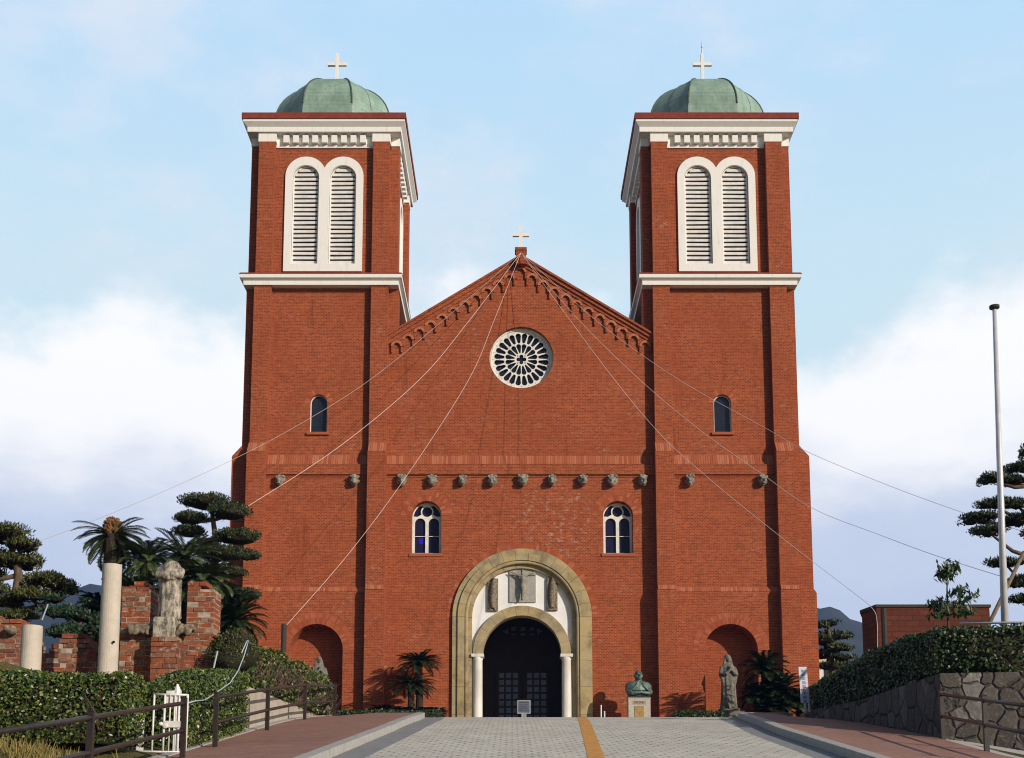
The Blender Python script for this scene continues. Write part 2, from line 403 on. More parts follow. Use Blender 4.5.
def paver(name, c1, c2, mortar, bw, rh, ms, dot=False, rot=0.):
    t = NT(name)
    mp = t.n('ShaderNodeMapping'); mp.inputs['Rotation'].default_value = (0, 0, rot); t.L(t.geo.outputs['Position'], mp.inputs[0])
    sp = t.n('ShaderNodeSeparateXYZ'); t.L(mp.outputs[0], sp.inputs[0]); cb = t.n('ShaderNodeCombineXYZ'); t.L(sp.outputs[0], cb.inputs[0]); t.L(sp.outputs[1], cb.inputs[1])
    k = t.n('ShaderNodeTexBrick'); t.L(cb.outputs[0], k.inputs['Vector'])
    k.inputs['Color1'].default_value = (*c1, 1); k.inputs['Color2'].default_value = (*c2, 1); k.inputs['Mortar'].default_value = (*mortar, 1)
    k.inputs['Scale'].default_value = 1; k.inputs['Brick Width'].default_value = bw; k.inputs['Row Height'].default_value = rh; k.inputs['Mortar Size'].default_value = ms; k.inputs['Mortar Smooth'].default_value = .2
    col = k.outputs['Color']
    n = t.noise(.7, 7, .65); col = t.mix(t.ss(n, .35, .72, 0, .45), col, tuple(x*.66 for x in c2))
    n2 = t.noise(7, 5, .7); col = t.mix(t.ss(n2, .5, .75, 0, .35), col, tuple(min(1, x*1.2) for x in c1)); n4 = t.noise(1.7, 7, .72, stretch=(1, .45, 1)); col = t.mix(t.ss(n4, .55, .72, 0, .45), col, tuple(x*.55 for x in c2))
    if dot:      # chamfered corners leave small dark holes where four blocks meet
        row = t.m('FLOOR', t.m('DIVIDE', sp.outputs[1], rh)); odd = t.m('MULTIPLY', t.m('MODULO', t.m('ABSOLUTE', row), 2.0), .5)
        fx = t.m('ABSOLUTE', t.m('SUBTRACT', t.m('FRACT', t.m('ADD', t.m('DIVIDE', sp.outputs[0], bw), odd)), .5)); fy = t.m('ABSOLUTE', t.m('SUBTRACT', t.m('FRACT', t.m('DIVIDE', sp.outputs[1], rh)), .5))
        rr = t.m('ADD', t.m('MULTIPLY', fx, bw), t.m('MULTIPLY', fy, rh*.42))
        cell = t.n('ShaderNodeCombineXYZ'); t.L(t.m('FLOOR', t.m('ADD', t.m('DIVIDE', sp.outputs[0], bw), odd)), cell.inputs[0]); t.L(row, cell.inputs[1])
        wn = t.n('ShaderNodeTexWhiteNoise'); wn.noise_dimensions = '2D'; t.L(cell.outputs[0], wn.inputs['Vector'])
        col = t.mix(t.m('MULTIPLY', t.ss(rr, .024, .044, 1, 0), t.ss(wn.outputs['Value'], .15, .95, .15, .95)), col, tuple(x*.30 for x in c2))
        col = t.mix(t.ss(wn.outputs['Value'], .0, 1., 0, .22), col, tuple(x*.72 for x in c2))
    t.bump(k.outputs['Fac'], -.006, .5); return t.fin(col, .85, .25)
M_road = paver('grey_road_paver', (.60, .57, .49), (.52, .49, .42), (.44, .41, .35), .20, .24, .010, True)
M_redpave = paver('red_brick_paver', (.35, .185, .140), (.27, .138, .105), (.20, .13, .10), .20, .10, .006)
M_tactile = simple('orange_tactile_strip', (.62, .30, .065), (.48, .22, .05), 8, .8)
def groundmat():
    t = NT('garden_soil'); n = t.noise(2.5, 8, .7); n2 = t.noise(30, 5)
    col = t.mix(t.ss(n, .4, .65), (.115, .095, .035), (.06, .065, .022)); col = t.mix(t.ss(n2, .5, .7, 0, .5), col, (.17, .13, .055)); t.bump(n2, .03); return t.fin(col, .95, .1)
M_ground = groundmat()
M_grass = leafmat('dry_grass_blade', [(0, (.20, .15, .04)), (.5, (.14, .13, .035)), (1, (.30, .20, .06))], .7)
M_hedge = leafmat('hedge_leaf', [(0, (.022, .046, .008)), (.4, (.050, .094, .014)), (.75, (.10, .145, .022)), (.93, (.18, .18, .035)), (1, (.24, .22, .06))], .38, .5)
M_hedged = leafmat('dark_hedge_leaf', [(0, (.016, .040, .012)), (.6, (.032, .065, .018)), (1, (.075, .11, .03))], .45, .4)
M_core = simple('dark_core', (.016, .020, .008), (.030, .024, .014), 8, .95)  # dark colour of the solid filler inside hedges and crowns
M_twig = islandmat('bare_twig', [(0, (.05, .030, .022)), (.5, (.10, .055, .04)), (1, (.15, .10, .075))], 12, .3)
M_pine = leafmat('pine_needle', [(0, (.030, .045, .010)), (.5, (.060, .072, .016)), (.85, (.105, .105, .026)), (1, (.16, .14, .045))], .6, .25)
M_podo = leafmat('clipped_leaf', [(0, (.018, .034, .012)), (.5, (.036, .055, .018)), (.9, (.065, .085, .028)), (1, (.11, .12, .05))], .55, .3)
M_junip = leafmat('juniper_leaf', [(0, (.012, .034, .016)), (.6, (.026, .060, .028)), (1, (.055, .095, .045))], .6, .25)
M_bush = leafmat('olive_bush_leaf', [(0, (.035, .050, .010)), (.6, (.070, .085, .018)), (1, (.13, .13, .035))], .6, .25)
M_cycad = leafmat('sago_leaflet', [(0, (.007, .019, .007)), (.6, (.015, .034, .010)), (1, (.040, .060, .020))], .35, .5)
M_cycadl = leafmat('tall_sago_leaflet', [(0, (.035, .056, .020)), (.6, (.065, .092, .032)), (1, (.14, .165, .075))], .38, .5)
M_bark = simple('tree_bark', (.15, .105, .068), (.075, .052, .036), 14, .95, .02, 30, stretch=(1, 1, .3))
M_cycbark = simple('sago_trunk', (.050, .034, .022), (.024, .017, .012), 26, .95, .03, 30)
M_cone = islandmat('sago_cone', [(0, (.17, .085, .035)), (1, (.30, .165, .075))], 20, .3)
M_rail = simple('brown_rail_paint', (.020, .014, .012), (.032, .021, .017), 6, .4, spec=.5)
M_whitemetal = simple('white_gate_paint', (.76, .76, .76), (.62, .60, .56), 9, .45, spec=.4)
M_steel = simple('galvanised_pole', (.60, .61, .63), (.52, .53, .55), 4, .45, spec=.5, metal=.15)
M_cable = simple('pale_cable', (.72, .60, .56), None, rough=.6)
M_cablemid = simple('dull_cable', (.42, .36, .34), None, rough=.6)
M_cablegrey = simple('grey_cable', (.22, .21, .21), None, rough=.6)
M_cableblue = simple('blue_grey_hose', (.36, .44, .50), None, rough=.5)
M_sign = simple('white_sign_board', (.68, .70, .78), (.60, .62, .70), 5, .5)
M_signmark = simple('sign_mark_blue', (.22, .25, .38), None, rough=.6)
M_signred = simple('sign_mark_red', (.50, .20, .24), None, rough=.6)
M_signgrey = simple('grey_notice_board', (.30, .32, .33), (.25, .27, .28), 8, .5)
def ruinmat():
    t = NT('ruin_brick'); col = t.ramp(t.island(), [(0, (.31, .085, .034)), (.40, (.24, .068, .032)), (.62, (.36, .135, .062)), (.78, (.15, .055, .038)), (.90, (.27, .13, .08)), (1, (.36, .26, .19))])
    n = t.noise(5, 8, .72, stretch=(1, 1, 1.6)); col = t.mix(t.ss(n, .52, .66, 0, .8), col, (.46, .39, .31))
    n2 = t.noise(2.2, 7, .7); col = t.mix(t.ss(n2, .50, .70, 0, .75), col, (.085, .055, .042))
    n3 = t.noise(28, 5, .7); col = t.mix(t.ss(n3, .5, .7, 0, .4), col, (.12, .05, .03)); t.bump(n3, .02, .9); return t.fin(col, .95, .15)
M_ruin = ruinmat()
M_ruinmortar = simple('ruin_mortar', (.46, .38, .30), (.22, .17, .13), 6, .95, .02, 25)
def stonewall(name, stops, scale, stain, lim):
    t = NT(name)
    w = t.noise(1.4, 4, .5, col=True); vm = t.n('ShaderNodeVectorMath'); vm.operation = 'MULTIPLY_ADD'; t.L(w, vm.inputs[0]); vm.inputs[1].default_value = (.35, .35, .35); t.L(t.geo.outputs['Position'], vm.inputs[2])
    def vor(f):
        k = t.n('ShaderNodeTexVoronoi'); k.feature = f; k.inputs['Scale'].default_value = scale; k.inputs['Randomness'].default_value = .75; t.L(vm.outputs[0], k.inputs['Vector']); return k
    e = vor('DISTANCE_TO_EDGE'); c = vor('F1')
    sc = t.n('ShaderNodeSeparateColor'); t.L(c.outputs['Color'], sc.inputs[0])
    col = t.ramp(sc.outputs[0], stops)
    n = t.noise(9, 8, .72); col = t.mix(t.ss(n, .4, .7, 0, .65), col, (.055, .048, .04)); n2 = t.noise(4, 7, .7); col = t.mix(t.ss(n2, .58, .74, 0, .6), col, lim)
    n5 = t.noise(18, 7, .75); col = t.mix(t.ss(n5, .5, .72, 0, .55), col, (.26, .235, .20)); col = t.mix(t.ss(e.outputs['Distance'], .0, .015, .7, 0), col, (.028, .024, .02))
    h = t.m('ADD', t.ss(e.outputs['Distance'], 0, .11, 0, 1), t.m('MULTIPLY', n, .6)); t.bump(h, .07, 1.); return t.fin(col, .9, .2)
M_rubble = stonewall('rubble_masonry', [(0, (.055, .050, .045)), (.4, (.105, .095, .082)), (.7, (.078, .070, .062)), (.9, (.155, .145, .13)), (1, (.29, .28, .26))], 2.9, 0, (.30, .285, .26))
M_rubble_shade = stonewall('shaded_rubble_masonry', [(0, (.045, .044, .046)), (.5, (.09, .087, .088)), (.8, (.065, .062, .062)), (1, (.17, .165, .165))], 1.9, 0, (.34, .34, .35))  # shade on the pavement-side face put into a darker grey-blue stone colour
def darkstone():
    t = NT('dark_block_masonry'); v = t.wallvec(); k = t.n('ShaderNodeTexBrick'); t.L(v, k.inputs['Vector'])
    k.inputs['Color1'].default_value = (.15, .14, .13, 1); k.inputs['Color2'].default_value = (.085, .08, .078, 1); k.inputs['Mortar'].default_value = (.03, .028, .026, 1)
    k.inputs['Scale'].default_value = 1; k.inputs['Brick Width'].default_value = .95; k.inputs['Row Height'].default_value = .36; k.inputs['Mortar Size'].default_value = .012
    n = t.noise(6, 9, .75); n2 = t.noise(3, 7, .7, stretch=(1, 1, .3))
    col = t.mix(t.ss(n, .4, .7, 0, .7), k.outputs['Color'], (.055, .052, .05)); col = t.mix(t.ss(n2, .54, .72, 0, .65), col, (.33, .33, .33)); t.bump(n, .05, 1.); return t.fin(col, .9, .2)
M_darkblock = darkstone()
M_tile = brickmat('brown_brick_tile', (.15, .040, .022), (.10, .028, .016), (.05, .022, .016), .42, .17, .014, False, .3)
M_tiledark = simple('dark_post', (.05, .042, .036), (.035, .03, .026), 5, .8)
M_hill = simple('forest_hill', (.022, .030, .022), (.036, .045, .032), .03, .95)
M_roofpale = simple('pale_roof', (.55, .48, .36), (.45, .40, .30), 1, .8)
M_housewall = simple('white_house_wall', (.70, .70, .69), None, rough=.8)
M_rooftile = simple('nave_roof', (.10, .11, .105), (.07, .08, .075), 3, .7)
M_prop = simple('wood_prop', (.20, .15, .10), (.12, .09, .06), 9, .9)

# ================================================================== SETTING: ground, road, pavements
def height(x, y):
    h = g(max(y, -25))
    if x < -5.2:
        if y >= 24.0: h = max(h, 2.72)
        elif y >= 19.6: h = max(h, g(y) + (2.72-g(y))*min(1, (-5.2-x)/3.0))
        else: h = h + .02 + min(.30, .12*(-5.2-x))
    elif x > 7.95:
        if y >= 22.75: h = max(h, 2.78)
        else: h = h - min(.20*(x-7.4), 2.2) - .03
    if -5.2 <= x <= 7.95: h -= .05
    return h
def ground():
    xs = sorted(set([-1550, -800, -400, -200, -100, -60, -40] + [-30+i for i in range(0, 23)] + [-7.5, -7, -6.5, -6, -5.6, -5.3, -5.15, 7.9, 8.05, 8.4] + [-4+i for i in range(0, 12)] + [9+i for i in range(0, 25)] + [40, 60, 100, 200, 400, 800, 1550]))
    ys = sorted(set([-420, -200, -60, -25] + [-20+2*i for i in range(0, 15)] + [10+.5*i for i in range(0, 90)] + [19.5, 19.65, 22.65, 22.8, 23.9, 24.05] + [56, 60, 70, 85, 100, 130, 200, 400, 900, 1450]))
    mb = MB(); nx = len(xs)
    for y in ys:
        for x in xs: mb.v.append((x, y, height(x, y)))
    for j in range(len(ys)-1):
        for i in range(nx-1):
            mb.f.append((j*nx+i, j*nx+i+1, (j+1)*nx+i+1, (j+1)*nx+i)); mb.m.append(0)
    return struct(mb.build('ground', M_ground))
ground()

def interp(tab, y):
    if y <= tab[0][0]:
        (a, b), (c, d) = tab[0], tab[1]; return b + (d-b)*(y-a)/(c-a)
    for (a, b), (c, d) in zip(tab, tab[1:]):
        if y <= c: return b + (d-b)*(y-a)/(c-a)
    return tab[-1][1]
KL = [(18.15, -2.64), (24.3, -2.30), (29, -2.14), (31.5, -2.20), (33, -2.42), (34, -2.85), (34.6, -3.6)]      # inner edge of the left kerb
KR = [(18.15, 4.88), (23.4, 4.97), (28, 5.28), (31, 5.62), (33, 6.15), (34, 6.8), (34.6, 7.6)]
def frange(a, b, s):
    n = int(round((b-a)/s)); return [a + (b-a)*i/n for i in range(n+1)]
def strip(name, ys, xl, xr, dz, mat, thick=None, dzr=None):
    mb = MB(); rings = []
    for y in ys:
        a, b = xl(y), xr(y); z = g(y)+dz
        if thick: rings.append([(a, y, z-thick), (b, y, z-thick), (b, y, z), (a, y, z)])
        else: mb.v += [(a, y, z), (b, y, z if dzr is None else g(y)+dzr)]
    if thick: mb.loft(rings)
    else:
        for i in range(len(ys)-1): mb.f.append((2*i, 2*i+1, 2*i+3, 2*i+2)); mb.m.append(0)
    return struct(mb.build(name, mat))
YS = frange(-12, 34.6, .4)
kl = lambda y: interp(KL, y); kr = lambda y: interp(KR, y)
GW = .50
strip('road', YS, lambda y: kl(y)+GW, lambda y: kr(y)-GW, .0, M_road)
strip('road_gutter', YS, lambda y: kl(y), lambda y: kl(y)+GW, -.004, M_gutter)
strip('road_gutter', YS, lambda y: kr(y)-GW, lambda y: kr(y), -.004, M_gutter)
strip('kerb', YS, lambda y: kl(y)-.20, lambda y: kl(y), .13, M_kerb, .25)
strip('kerb', YS, lambda y: kr(y), lambda y: kr(y)+.20, .13, M_kerb, .25)
strip('pavement', YS, lambda y: min(-4.95, kl(y)-.21), lambda y: kl(y)-.20, .03, M_redpave, None, .12)
strip('pavement', YS, lambda y: kr(y)+.20, lambda y: max(kr(y)+.21, 7.36 + max(0, min(1, (y-19)/4))*.36), .12, M_redpave, None, -.01)
strip('pavement_edging', YS, lambda y: -5.12, lambda y: -4.95, .05, M_kerb, .2)
strip('plaza', frange(34.6, 54.4, .4), lambda y: -14 if y > 36 else -5.2, lambda y: 15 if y > 36 else 8.0, -.004, M_road)
strip('tactile_strip', frange(-12, 50, .4), lambda y: 1.10 + (y-18.15)*.0405, lambda y: 1.35 + (y-18.15)*.0405, .004, M_tactile)
# concrete apron beside the right pavement, falling to the right
def apron():
    mb = MB()
    ys = frange(6, 22.6, .8)
    for y in ys:
        x0 = 7.38 + max(0, min(1, (y-19)/4))*.36
        mb.v += [(x0-.02, y, g(y)-.015), (x0+.55, y, g(y)-.08), (x0+8, y, g(y)-1.3)]
    for i in range(len(ys)-1):
        for k in range(2): mb.f.append((3*i+k, 3*i+k+1, 3*i+k+4, 3*i+k+3)); mb.m.append(0)
    struct(mb.build('side_path', M_apron))
apron()

# far hills
def hills():
    rl = [(-600, 606), (-250, 600), (-60, 588), (40, 590), (85, 584), (150, 588), (215, 574), (240, 572), (300, 590), (420, 640), (600, 650), (720, 615), (800, 603), (818, 606), (836, 611), (862, 622), (900, 640), (960, 652), (1100, 655), (1500, 640)]
    mb = MB(); D = 900.; rnd = random.Random(3); cols = []
    pxs = [-600 + 10*i for i in range(0, 211)]
    n = 9
    for px in pxs:
        for (a, b), (c, d) in zip(rl, rl[1:]):
            if a <= px <= c: py = b + (d-b)*(px-a)/(c-a); break
        top = P(px, py, D); 
        for k in range(n):
            f = k/(n-1)
            y = D - 450*(1-f)
            z = 4 + (top.z-4)*(f**1.15) + (rnd.uniform(-2.5, 2.5) if 0 < k else 0)
            mb.v.append((top.x*y/D if k < n-1 else top.x, y, z))
        mb.v.append((top.x*1.3, D+350, -5))
    n += 1
    for i in range(len(pxs)-1):
        for k in range(n-1):
            mb.f.append((i*n+k, (i+1)*n+k, (i+1)*n+k+1, i*n+k+1)); mb.m.append(0)
    struct(mb.build('hills', M_hill, smooth=True))
hills()
def haze():
    m = bpy.data.materials.new('haze'); m.use_nodes = True; nt = m.node_tree; nt.nodes.clear()
    o_ = nt.nodes.new('ShaderNodeOutputMaterial'); v = nt.nodes.new('ShaderNodeVolumePrincipled'); v.inputs['Color'].default_value = (.16, .34, .95, 1); v.inputs['Density'].default_value = .00022; v.inputs['Anisotropy'].default_value = 0.0
    nt.links.new(v.outputs[0], o_.inputs['Volume'])
    struct(MB().box(-1600, 1600, -450, 1500, -11, 215).build('haze', m), 'stuff')
haze()

# ================================================================== THE CHURCH
XC = .40; GY = 53.86; GYL = 53.70           # gable wall planes above and below the string course
church = thing('church', 'large red brick church with twin domed bell towers, gable and round window', 'church', (XC, 54, GB))
def soldier(mb, x0, x1, y0, z0, y1, z1, w=.105, t=.035):
    n = max(1, int(round((x1-x0)/w))); w = (x1-x0)/n
    d = Vector((0, y1-y0, z1-z0)); L_ = d.length; d.normalize(); nn = Vector((0, -d.z, d.y))
    if nn.y > 0: nn = -nn
    c0 = Vector((0, (y0+y1)/2, (z0+z1)/2))
    for i in range(n):
        c = c0 + Vector((x0+w*(i+.5), 0, 0)) + nn*(t*.3+random.uniform(0, .006))
        mb.obox(c, (w/2-.006, 0, 0), d*(L_/2-.004), nn*t/2)

def plan(cx, cy, c, pan, pil, w, zp, zq, side=None):
    """octo-cross outline of a tower: corner half width c, panel half width pan, pilaster half width pil, pilaster inner edge w; zp for pilasters, zq for panels"""
    pts = []
    for k in range(4):
        a = k*PI/2
        sp = pil if (side is None or k != 1 and k != 3) else side
        for x, y, z in ((-c, -c, zp), (-c, -sp, zp), (-w, -sp, zp), (-w, -pan, zq), (w, -pan, zq), (w, -sp, zp), (c, -sp, zp)):
            pts.append((cx + x*math.cos(a)-y*math.sin(a), cy + x*math.sin(a)+y*math.cos(a), z))
    return pts
CY = 56.9
Z_top = PZ(113.0, CY-3.7)
Zled = PZ(286, CY-3.5)
def tower(cx, sgn):
    zsp0, zsp1 = PZ(443, 53.5), PZ(451.5, 53.15); zpa0, zpa1 = PZ(455.5, 53.8), PZ(464.5, 53.6)
    zlp0, zlp1 = PZ(585.5, 53.15), PZ(589.5, 53.05); zla0, zla1 = PZ(587.5, 53.6), PZ(592, 53.5)
    rings = [plan(cx, CY, 3.08, 3.40, 3.85, 2.25, 3.2, 3.2, 3.98), plan(cx, CY, 3.08, 3.40, 3.85, 2.25, zlp1, zla1, 3.98),
             plan(cx, CY, 3.06, 3.30, 3.75, 2.25, zlp0, zla0, 3.86), plan(cx, CY, 3.06, 3.30, 3.75, 2.25, zsp1, zpa1, 3.86),
             plan(cx, CY, 3.02, 3.10, 3.40, 2.25, zsp0, zpa0, 3.44), plan(cx, CY, 3.02, 3.10, 3.40, 2.25, Zled, Zled, 3.44),
             plan(cx, CY, 2.99, 3.10, 3.40, 2.25, Zled+.06, Zled+.06), plan(cx, CY, 2.99, 3.10, 3.40, 2.25, Z_top-.5, Z_top-.5)]
    mb = MB().loft(rings)
    cs = []
    # bell openings on all four sides
    yb0, yb1 = -3.5, -2.55
    zb0, zbs, rb = PZ(264, 53.8), PZ(165.8, 53.8)-.62, .62
    for k in range(4):
        for dx in (-.85, .85):
            c = MB().prismY([(x, z) for x, z in archpoly(dx, rb, zb0, zbs)], yb0, yb1)
            a = k*PI/2; c.v = [(cx + x*math.cos(a)-y*math.sin(a), CY + x*math.sin(a)+y*math.cos(a), z) for x, y, z in c.v]
            cs.append(c)
    # stair window and niche, front only
    sx = cx + sgn*.04; zs0, zss = PZ(432.5, 53.8), PZ(394.5, 53.8)-.385
    cs.append(MB().prismY(archpoly(sx, .385, zs0, zss), 53.4, 54.2))
    nx = cx + (.13 if sgn < 0 else .12); nr = 1.15; nz = PZ(624, 53.5)-nr
    cs.append(MB().prismY(archpoly(nx, nr, 3.6, nz, 32), 53.0, 54.45))
    me = cut(mb, *cs)
    tw = link('bell_tower', me, M_brick, church)
    # brick trim: raked courses, niche ring, slit ring, string course
    def course(*a_):
        t = MB(); soldier(t, *a_); t.build('soldier_course', M_soldier, tw)
    course(cx-2.24, cx+2.24, CY-3.10, zpa0, CY-3.30, zpa1)
    for s in (-1, 1):
        a, b = sorted((s*2.26, s*3.05)); course(cx+a, cx+b, CY-3.40, zsp0, CY-3.75, zsp1)
        course(cx+a, cx+b, CY-3.75, zlp0, CY-3.85, zlp1)
    course(cx-2.24, cx+2.24, CY-3.30, zla0, CY-3.40, zla1)
    t = MB(); t.box(cx-2.24, cx+2.24, CY-3.42, CY-3.25, PZ(475, 53.6), PZ(464.5, 53.6)-.03)
    t.box(cx-2.24, cx+2.24, CY-3.34, CY-3.28, PZ(477, 53.6), PZ(475, 53.6)); t.build('string_course', M_brick, tw)
    t = MB(); ringblocks(t, nx, nz, nr+.004, nr+.26, 46, CY-3.412, CY-3.2); ringblocks(t, nx, nz, nr+.27, nr+.50, 56, CY-3.410, CY-3.2); t.build('brick_arch', M_vouss, tw); t = MB()
    ringblocks(t, sx, zss, .39, .62, 16, CY-3.11, CY-3.0); t.build('brick_arch', M_vouss, tw)
    MB().box(sx-.5, sx+.5, CY-3.2, CY-3.0, zs0-.12, zs0).build('window_sill', M_vouss, tw)
    # stair window
    t = MB(); t.prismY(archpoly(sx, .38, zs0, zss), 54.02, 54.06); w = t.build('slit_window', M_glass, tw)
    # its frame is a thin reveal on one side
    t = MB()
    for s in (-1, 1): t.box(sx+s*.385, sx+s*.35, 53.93, 54.0, zs0, zss)
    t.box(sx-.385, sx+.385, 53.86, 54.0, zs0, zs0+.05)
    ringblocks(t, sx, zss, .35, .385, 1, 53.93, 54.0, 0, sub=14)
    t.build('slit_window_frame', M_frame, tw)
    # louvre windows
    for k in range(4):
        a = k*PI/2
        rotv = lambda vv: [(cx + x*math.cos(a)-y*math.sin(a), CY + x*math.sin(a)+y*math.cos(a), z) for x, y, z in vv]
        out = MB(); zo0 = PZ(271.5, 53.75)
        fr = MB(); ro = .935; zo = PZ(157, 53.75)-ro
        pol = [(-.85-ro, zo0), (.85+ro, zo0)] + [(.85+ro*math.cos(PI*i/24), zo+ro*math.sin(PI*i/24)) for i in range(25) if .85+ro*math.cos(PI*i/24) >= 0]
        zc = zo + math.sqrt(max(0, ro*ro-.85*.85))
        pol += [(0, zc)] + [(-.85+ro*math.cos(PI*i/24), zo+ro*math.sin(PI*i/24)) for i in range(25) if -.85+ro*math.cos(PI*i/24) <= 0]
        fr.prismY(pol, -3.19, -3.06)
        holes = [MB().prismY(archpoly(dx, .612, zb0-.02, zbs), -3.6, -2.9) for dx in (-.85, .85)]
        fm = mb_from(cut(fr, *holes))
        for dx in (-.85, .85):      # inner moulding, sill
            ringblocks(fm, dx, zbs, .565, .60, 1, -3.04, -2.9, 0, sub=20)
            for s in (-1, 1): fm.box(dx+s*.60, dx+s*.545, -3.04, -2.9, zb0, zbs)
            fm.box(dx-.6, dx+.6, -3.06, -2.88, zb0, zb0+.05)
        fm.v = rotv(fm.v); fm.build('louvre_frame', M_white, tw)
        n = 22; rnd = random.Random(k+int(cx*10))
        for dx in (-.85, .85):
            sl_ = MB()
            for i in range(n):
                z = zb0 + .13 + (zbs+.44-zb0-.13)*i/(n-1)
                hw = .545
                if z > zbs: hw = math.sqrt(max(.03, .555**2-(z-zbs)**2))
                ty = rnd.uniform(-.004, .004)
                sl_.obox((dx, -2.985+ty, z), (hw, 0, rnd.uniform(-.006, .006)), (0, .045, .010), (0, -.012, .056))
            sl_.v = rotv(sl_.v); sl_.build('louvre_slats', M_louvre, tw)
            bk = MB(); bk.box(dx-.6, dx+.6, -2.60, -2.57, zb0, zbs+.6); bk.v = rotv(bk.v); bk.build('louvre_shade_back', M_void, tw)  # near-black sheet stands in for the shade of the bell chamber
    # cornice
    c = MB(); ci = MB()
    zr, zw, zc2, zb, zf = PZ(118.7, CY-3.7), PZ(122.3, CY-3.6), PZ(126.5, CY-3.5), PZ(133, CY-3.45), PZ(148, CY-3.15)
    ci.slab(cx, CY, 3.75, zr, 3.75, Z_top); ci.slab(cx, CY, 3.5, Z_top+.001, 3.4, Z_top+.06); ci.build('cornice_cap', M_capbrick, tw)
    c.slab(cx, CY, 3.69, zw, 3.70, zr-.002); zc2 = PZ(126.8, CY-3.52); c.slab(cx, CY, 3.52, zc2, 3.685, zw-.002)
    zb = PZ(131.5, CY-3.52); c.slab(cx, CY, 3.515, zb, 3.52, zc2-.002); c.slab(cx, CY, 3.10, zb-.06, 3.20, zb-.002)
    zd = PZ(142.6, CY-3.34)
    for k in range(4):
        b = MB(); b.box(-2.24, 2.24, -3.17, -3.02, zf, zb-.061)
        for i in range(9): b.box(-1.98+i*.44+.22-.13, -1.98+i*.44+.22+.13, -3.36, -3.171, zd, zb-.062)
        for s in (-1, 1):
            b.box(s*2.20, s*3.02, -3.425, -3.0, PZ(141.5, CY-3.42), zb-.004)
            b.box(s*3.0, s*3.03, -3.03, -3.0, zf, zb-.11)
        a = k*PI/2; b.v = [(cx + x*math.cos(a)-y*math.sin(a), CY + x*math.sin(a)+y*math.cos(a), z) for x, y, z in b.v]
        c.add(b.v, b.f)
    c.build('cornice', M_white, tw)
    # ledge under the bell stage
    l = MB(); z = [PZ(272.6, CY-3.6), PZ(274.2, CY-3.6), PZ(277.8, CY-3.6), PZ(280.6, CY-3.5), PZ(284.6, CY-3.5)]
    l.slab(cx, CY, 3.64, z[2], 3.65, z[1]-.002); l.slab(cx, CY, 3.485, z[4], 3.495, z[3]); l.slab(cx, CY, 3.495, z[3]+.002, 3.63, z[2]-.002)
    l.build('ledge', M_white, tw)
    MB().slab(cx, CY, 3.67, z[1], 3.62, z[0]).build('ledge_cap', M_capbrick, tw)
    # dome: eight-sided, ribbed
    dz = 33.55; rx, rz = 2.74, 2.40
    d = MB(); prof = [(rx*1.02, Z_top-.01), (rx*1.02, dz-.35), (rx*1.0, dz)] + [(rx*math.cos(PI/2*i/12), dz+rz*math.sin(PI/2*i/12)) for i in range(1, 13)]
    rr = 1/math.cos(PI/8)
    rings = [[(cx+max(r, .02)*rr*math.cos(PI/8+PI/4*k), CY+max(r, .02)*rr*math.sin(PI/8+PI/4*k), z_) for k in range(8)] for r, z_ in prof]
    d.loft(rings); dm = d.build('dome', M_copper, tw)
    rb_ = MB()
    for k in range(8): rb_.tube([rings[i][k] for i in range(2, len(rings))], .045, 6)
    # slimmer standing seams between the ribs
    for k in range(8):
        if k % 2 == 1: continue
        for f in (.5,):
            rb_.tube([Vector(rings[i][k]).lerp(Vector(rings[i][(k+1) % 8]), f) + Vector((0, 0, .004)) for i in range(2, len(rings)-1)], .014, 5)
    rb_.build('dome_rib', M_copperdark, tw)
    # cross
    x = MB(); zt = PZ(54, CY); za = PZ(64.5, CY)
    x.box(cx-.075, cx+.075, CY-.075, CY+.075, dz+rz-.05, zt); x.box(cx-.46, cx-.077, CY-.07, CY+.07, za-.08, za+.08); x.box(cx+.077, cx+.46, CY-.07, CY+.07, za-.08, za+.08)
    x.slab(cx, CY, .25, dz+rz-.12, .12, dz+rz+.15); x.build('cross', M_white, tw)
    if sgn > 0:
        r_ = MB(); r_.tube([(cx, CY+.02, zt), (cx, CY+.02, PZ(41, CY))], [.03, .012], 6); r_.tube([(cx, CY+.02, PZ(47, CY)), (cx, CY+.02, PZ(46, CY))], [.05, .05], 6); r_.build('lightning_rod', M_steel, tw)
    return nx, nz, nr
NL = tower(-8.60, -1)
NR = tower(9.36, 1)

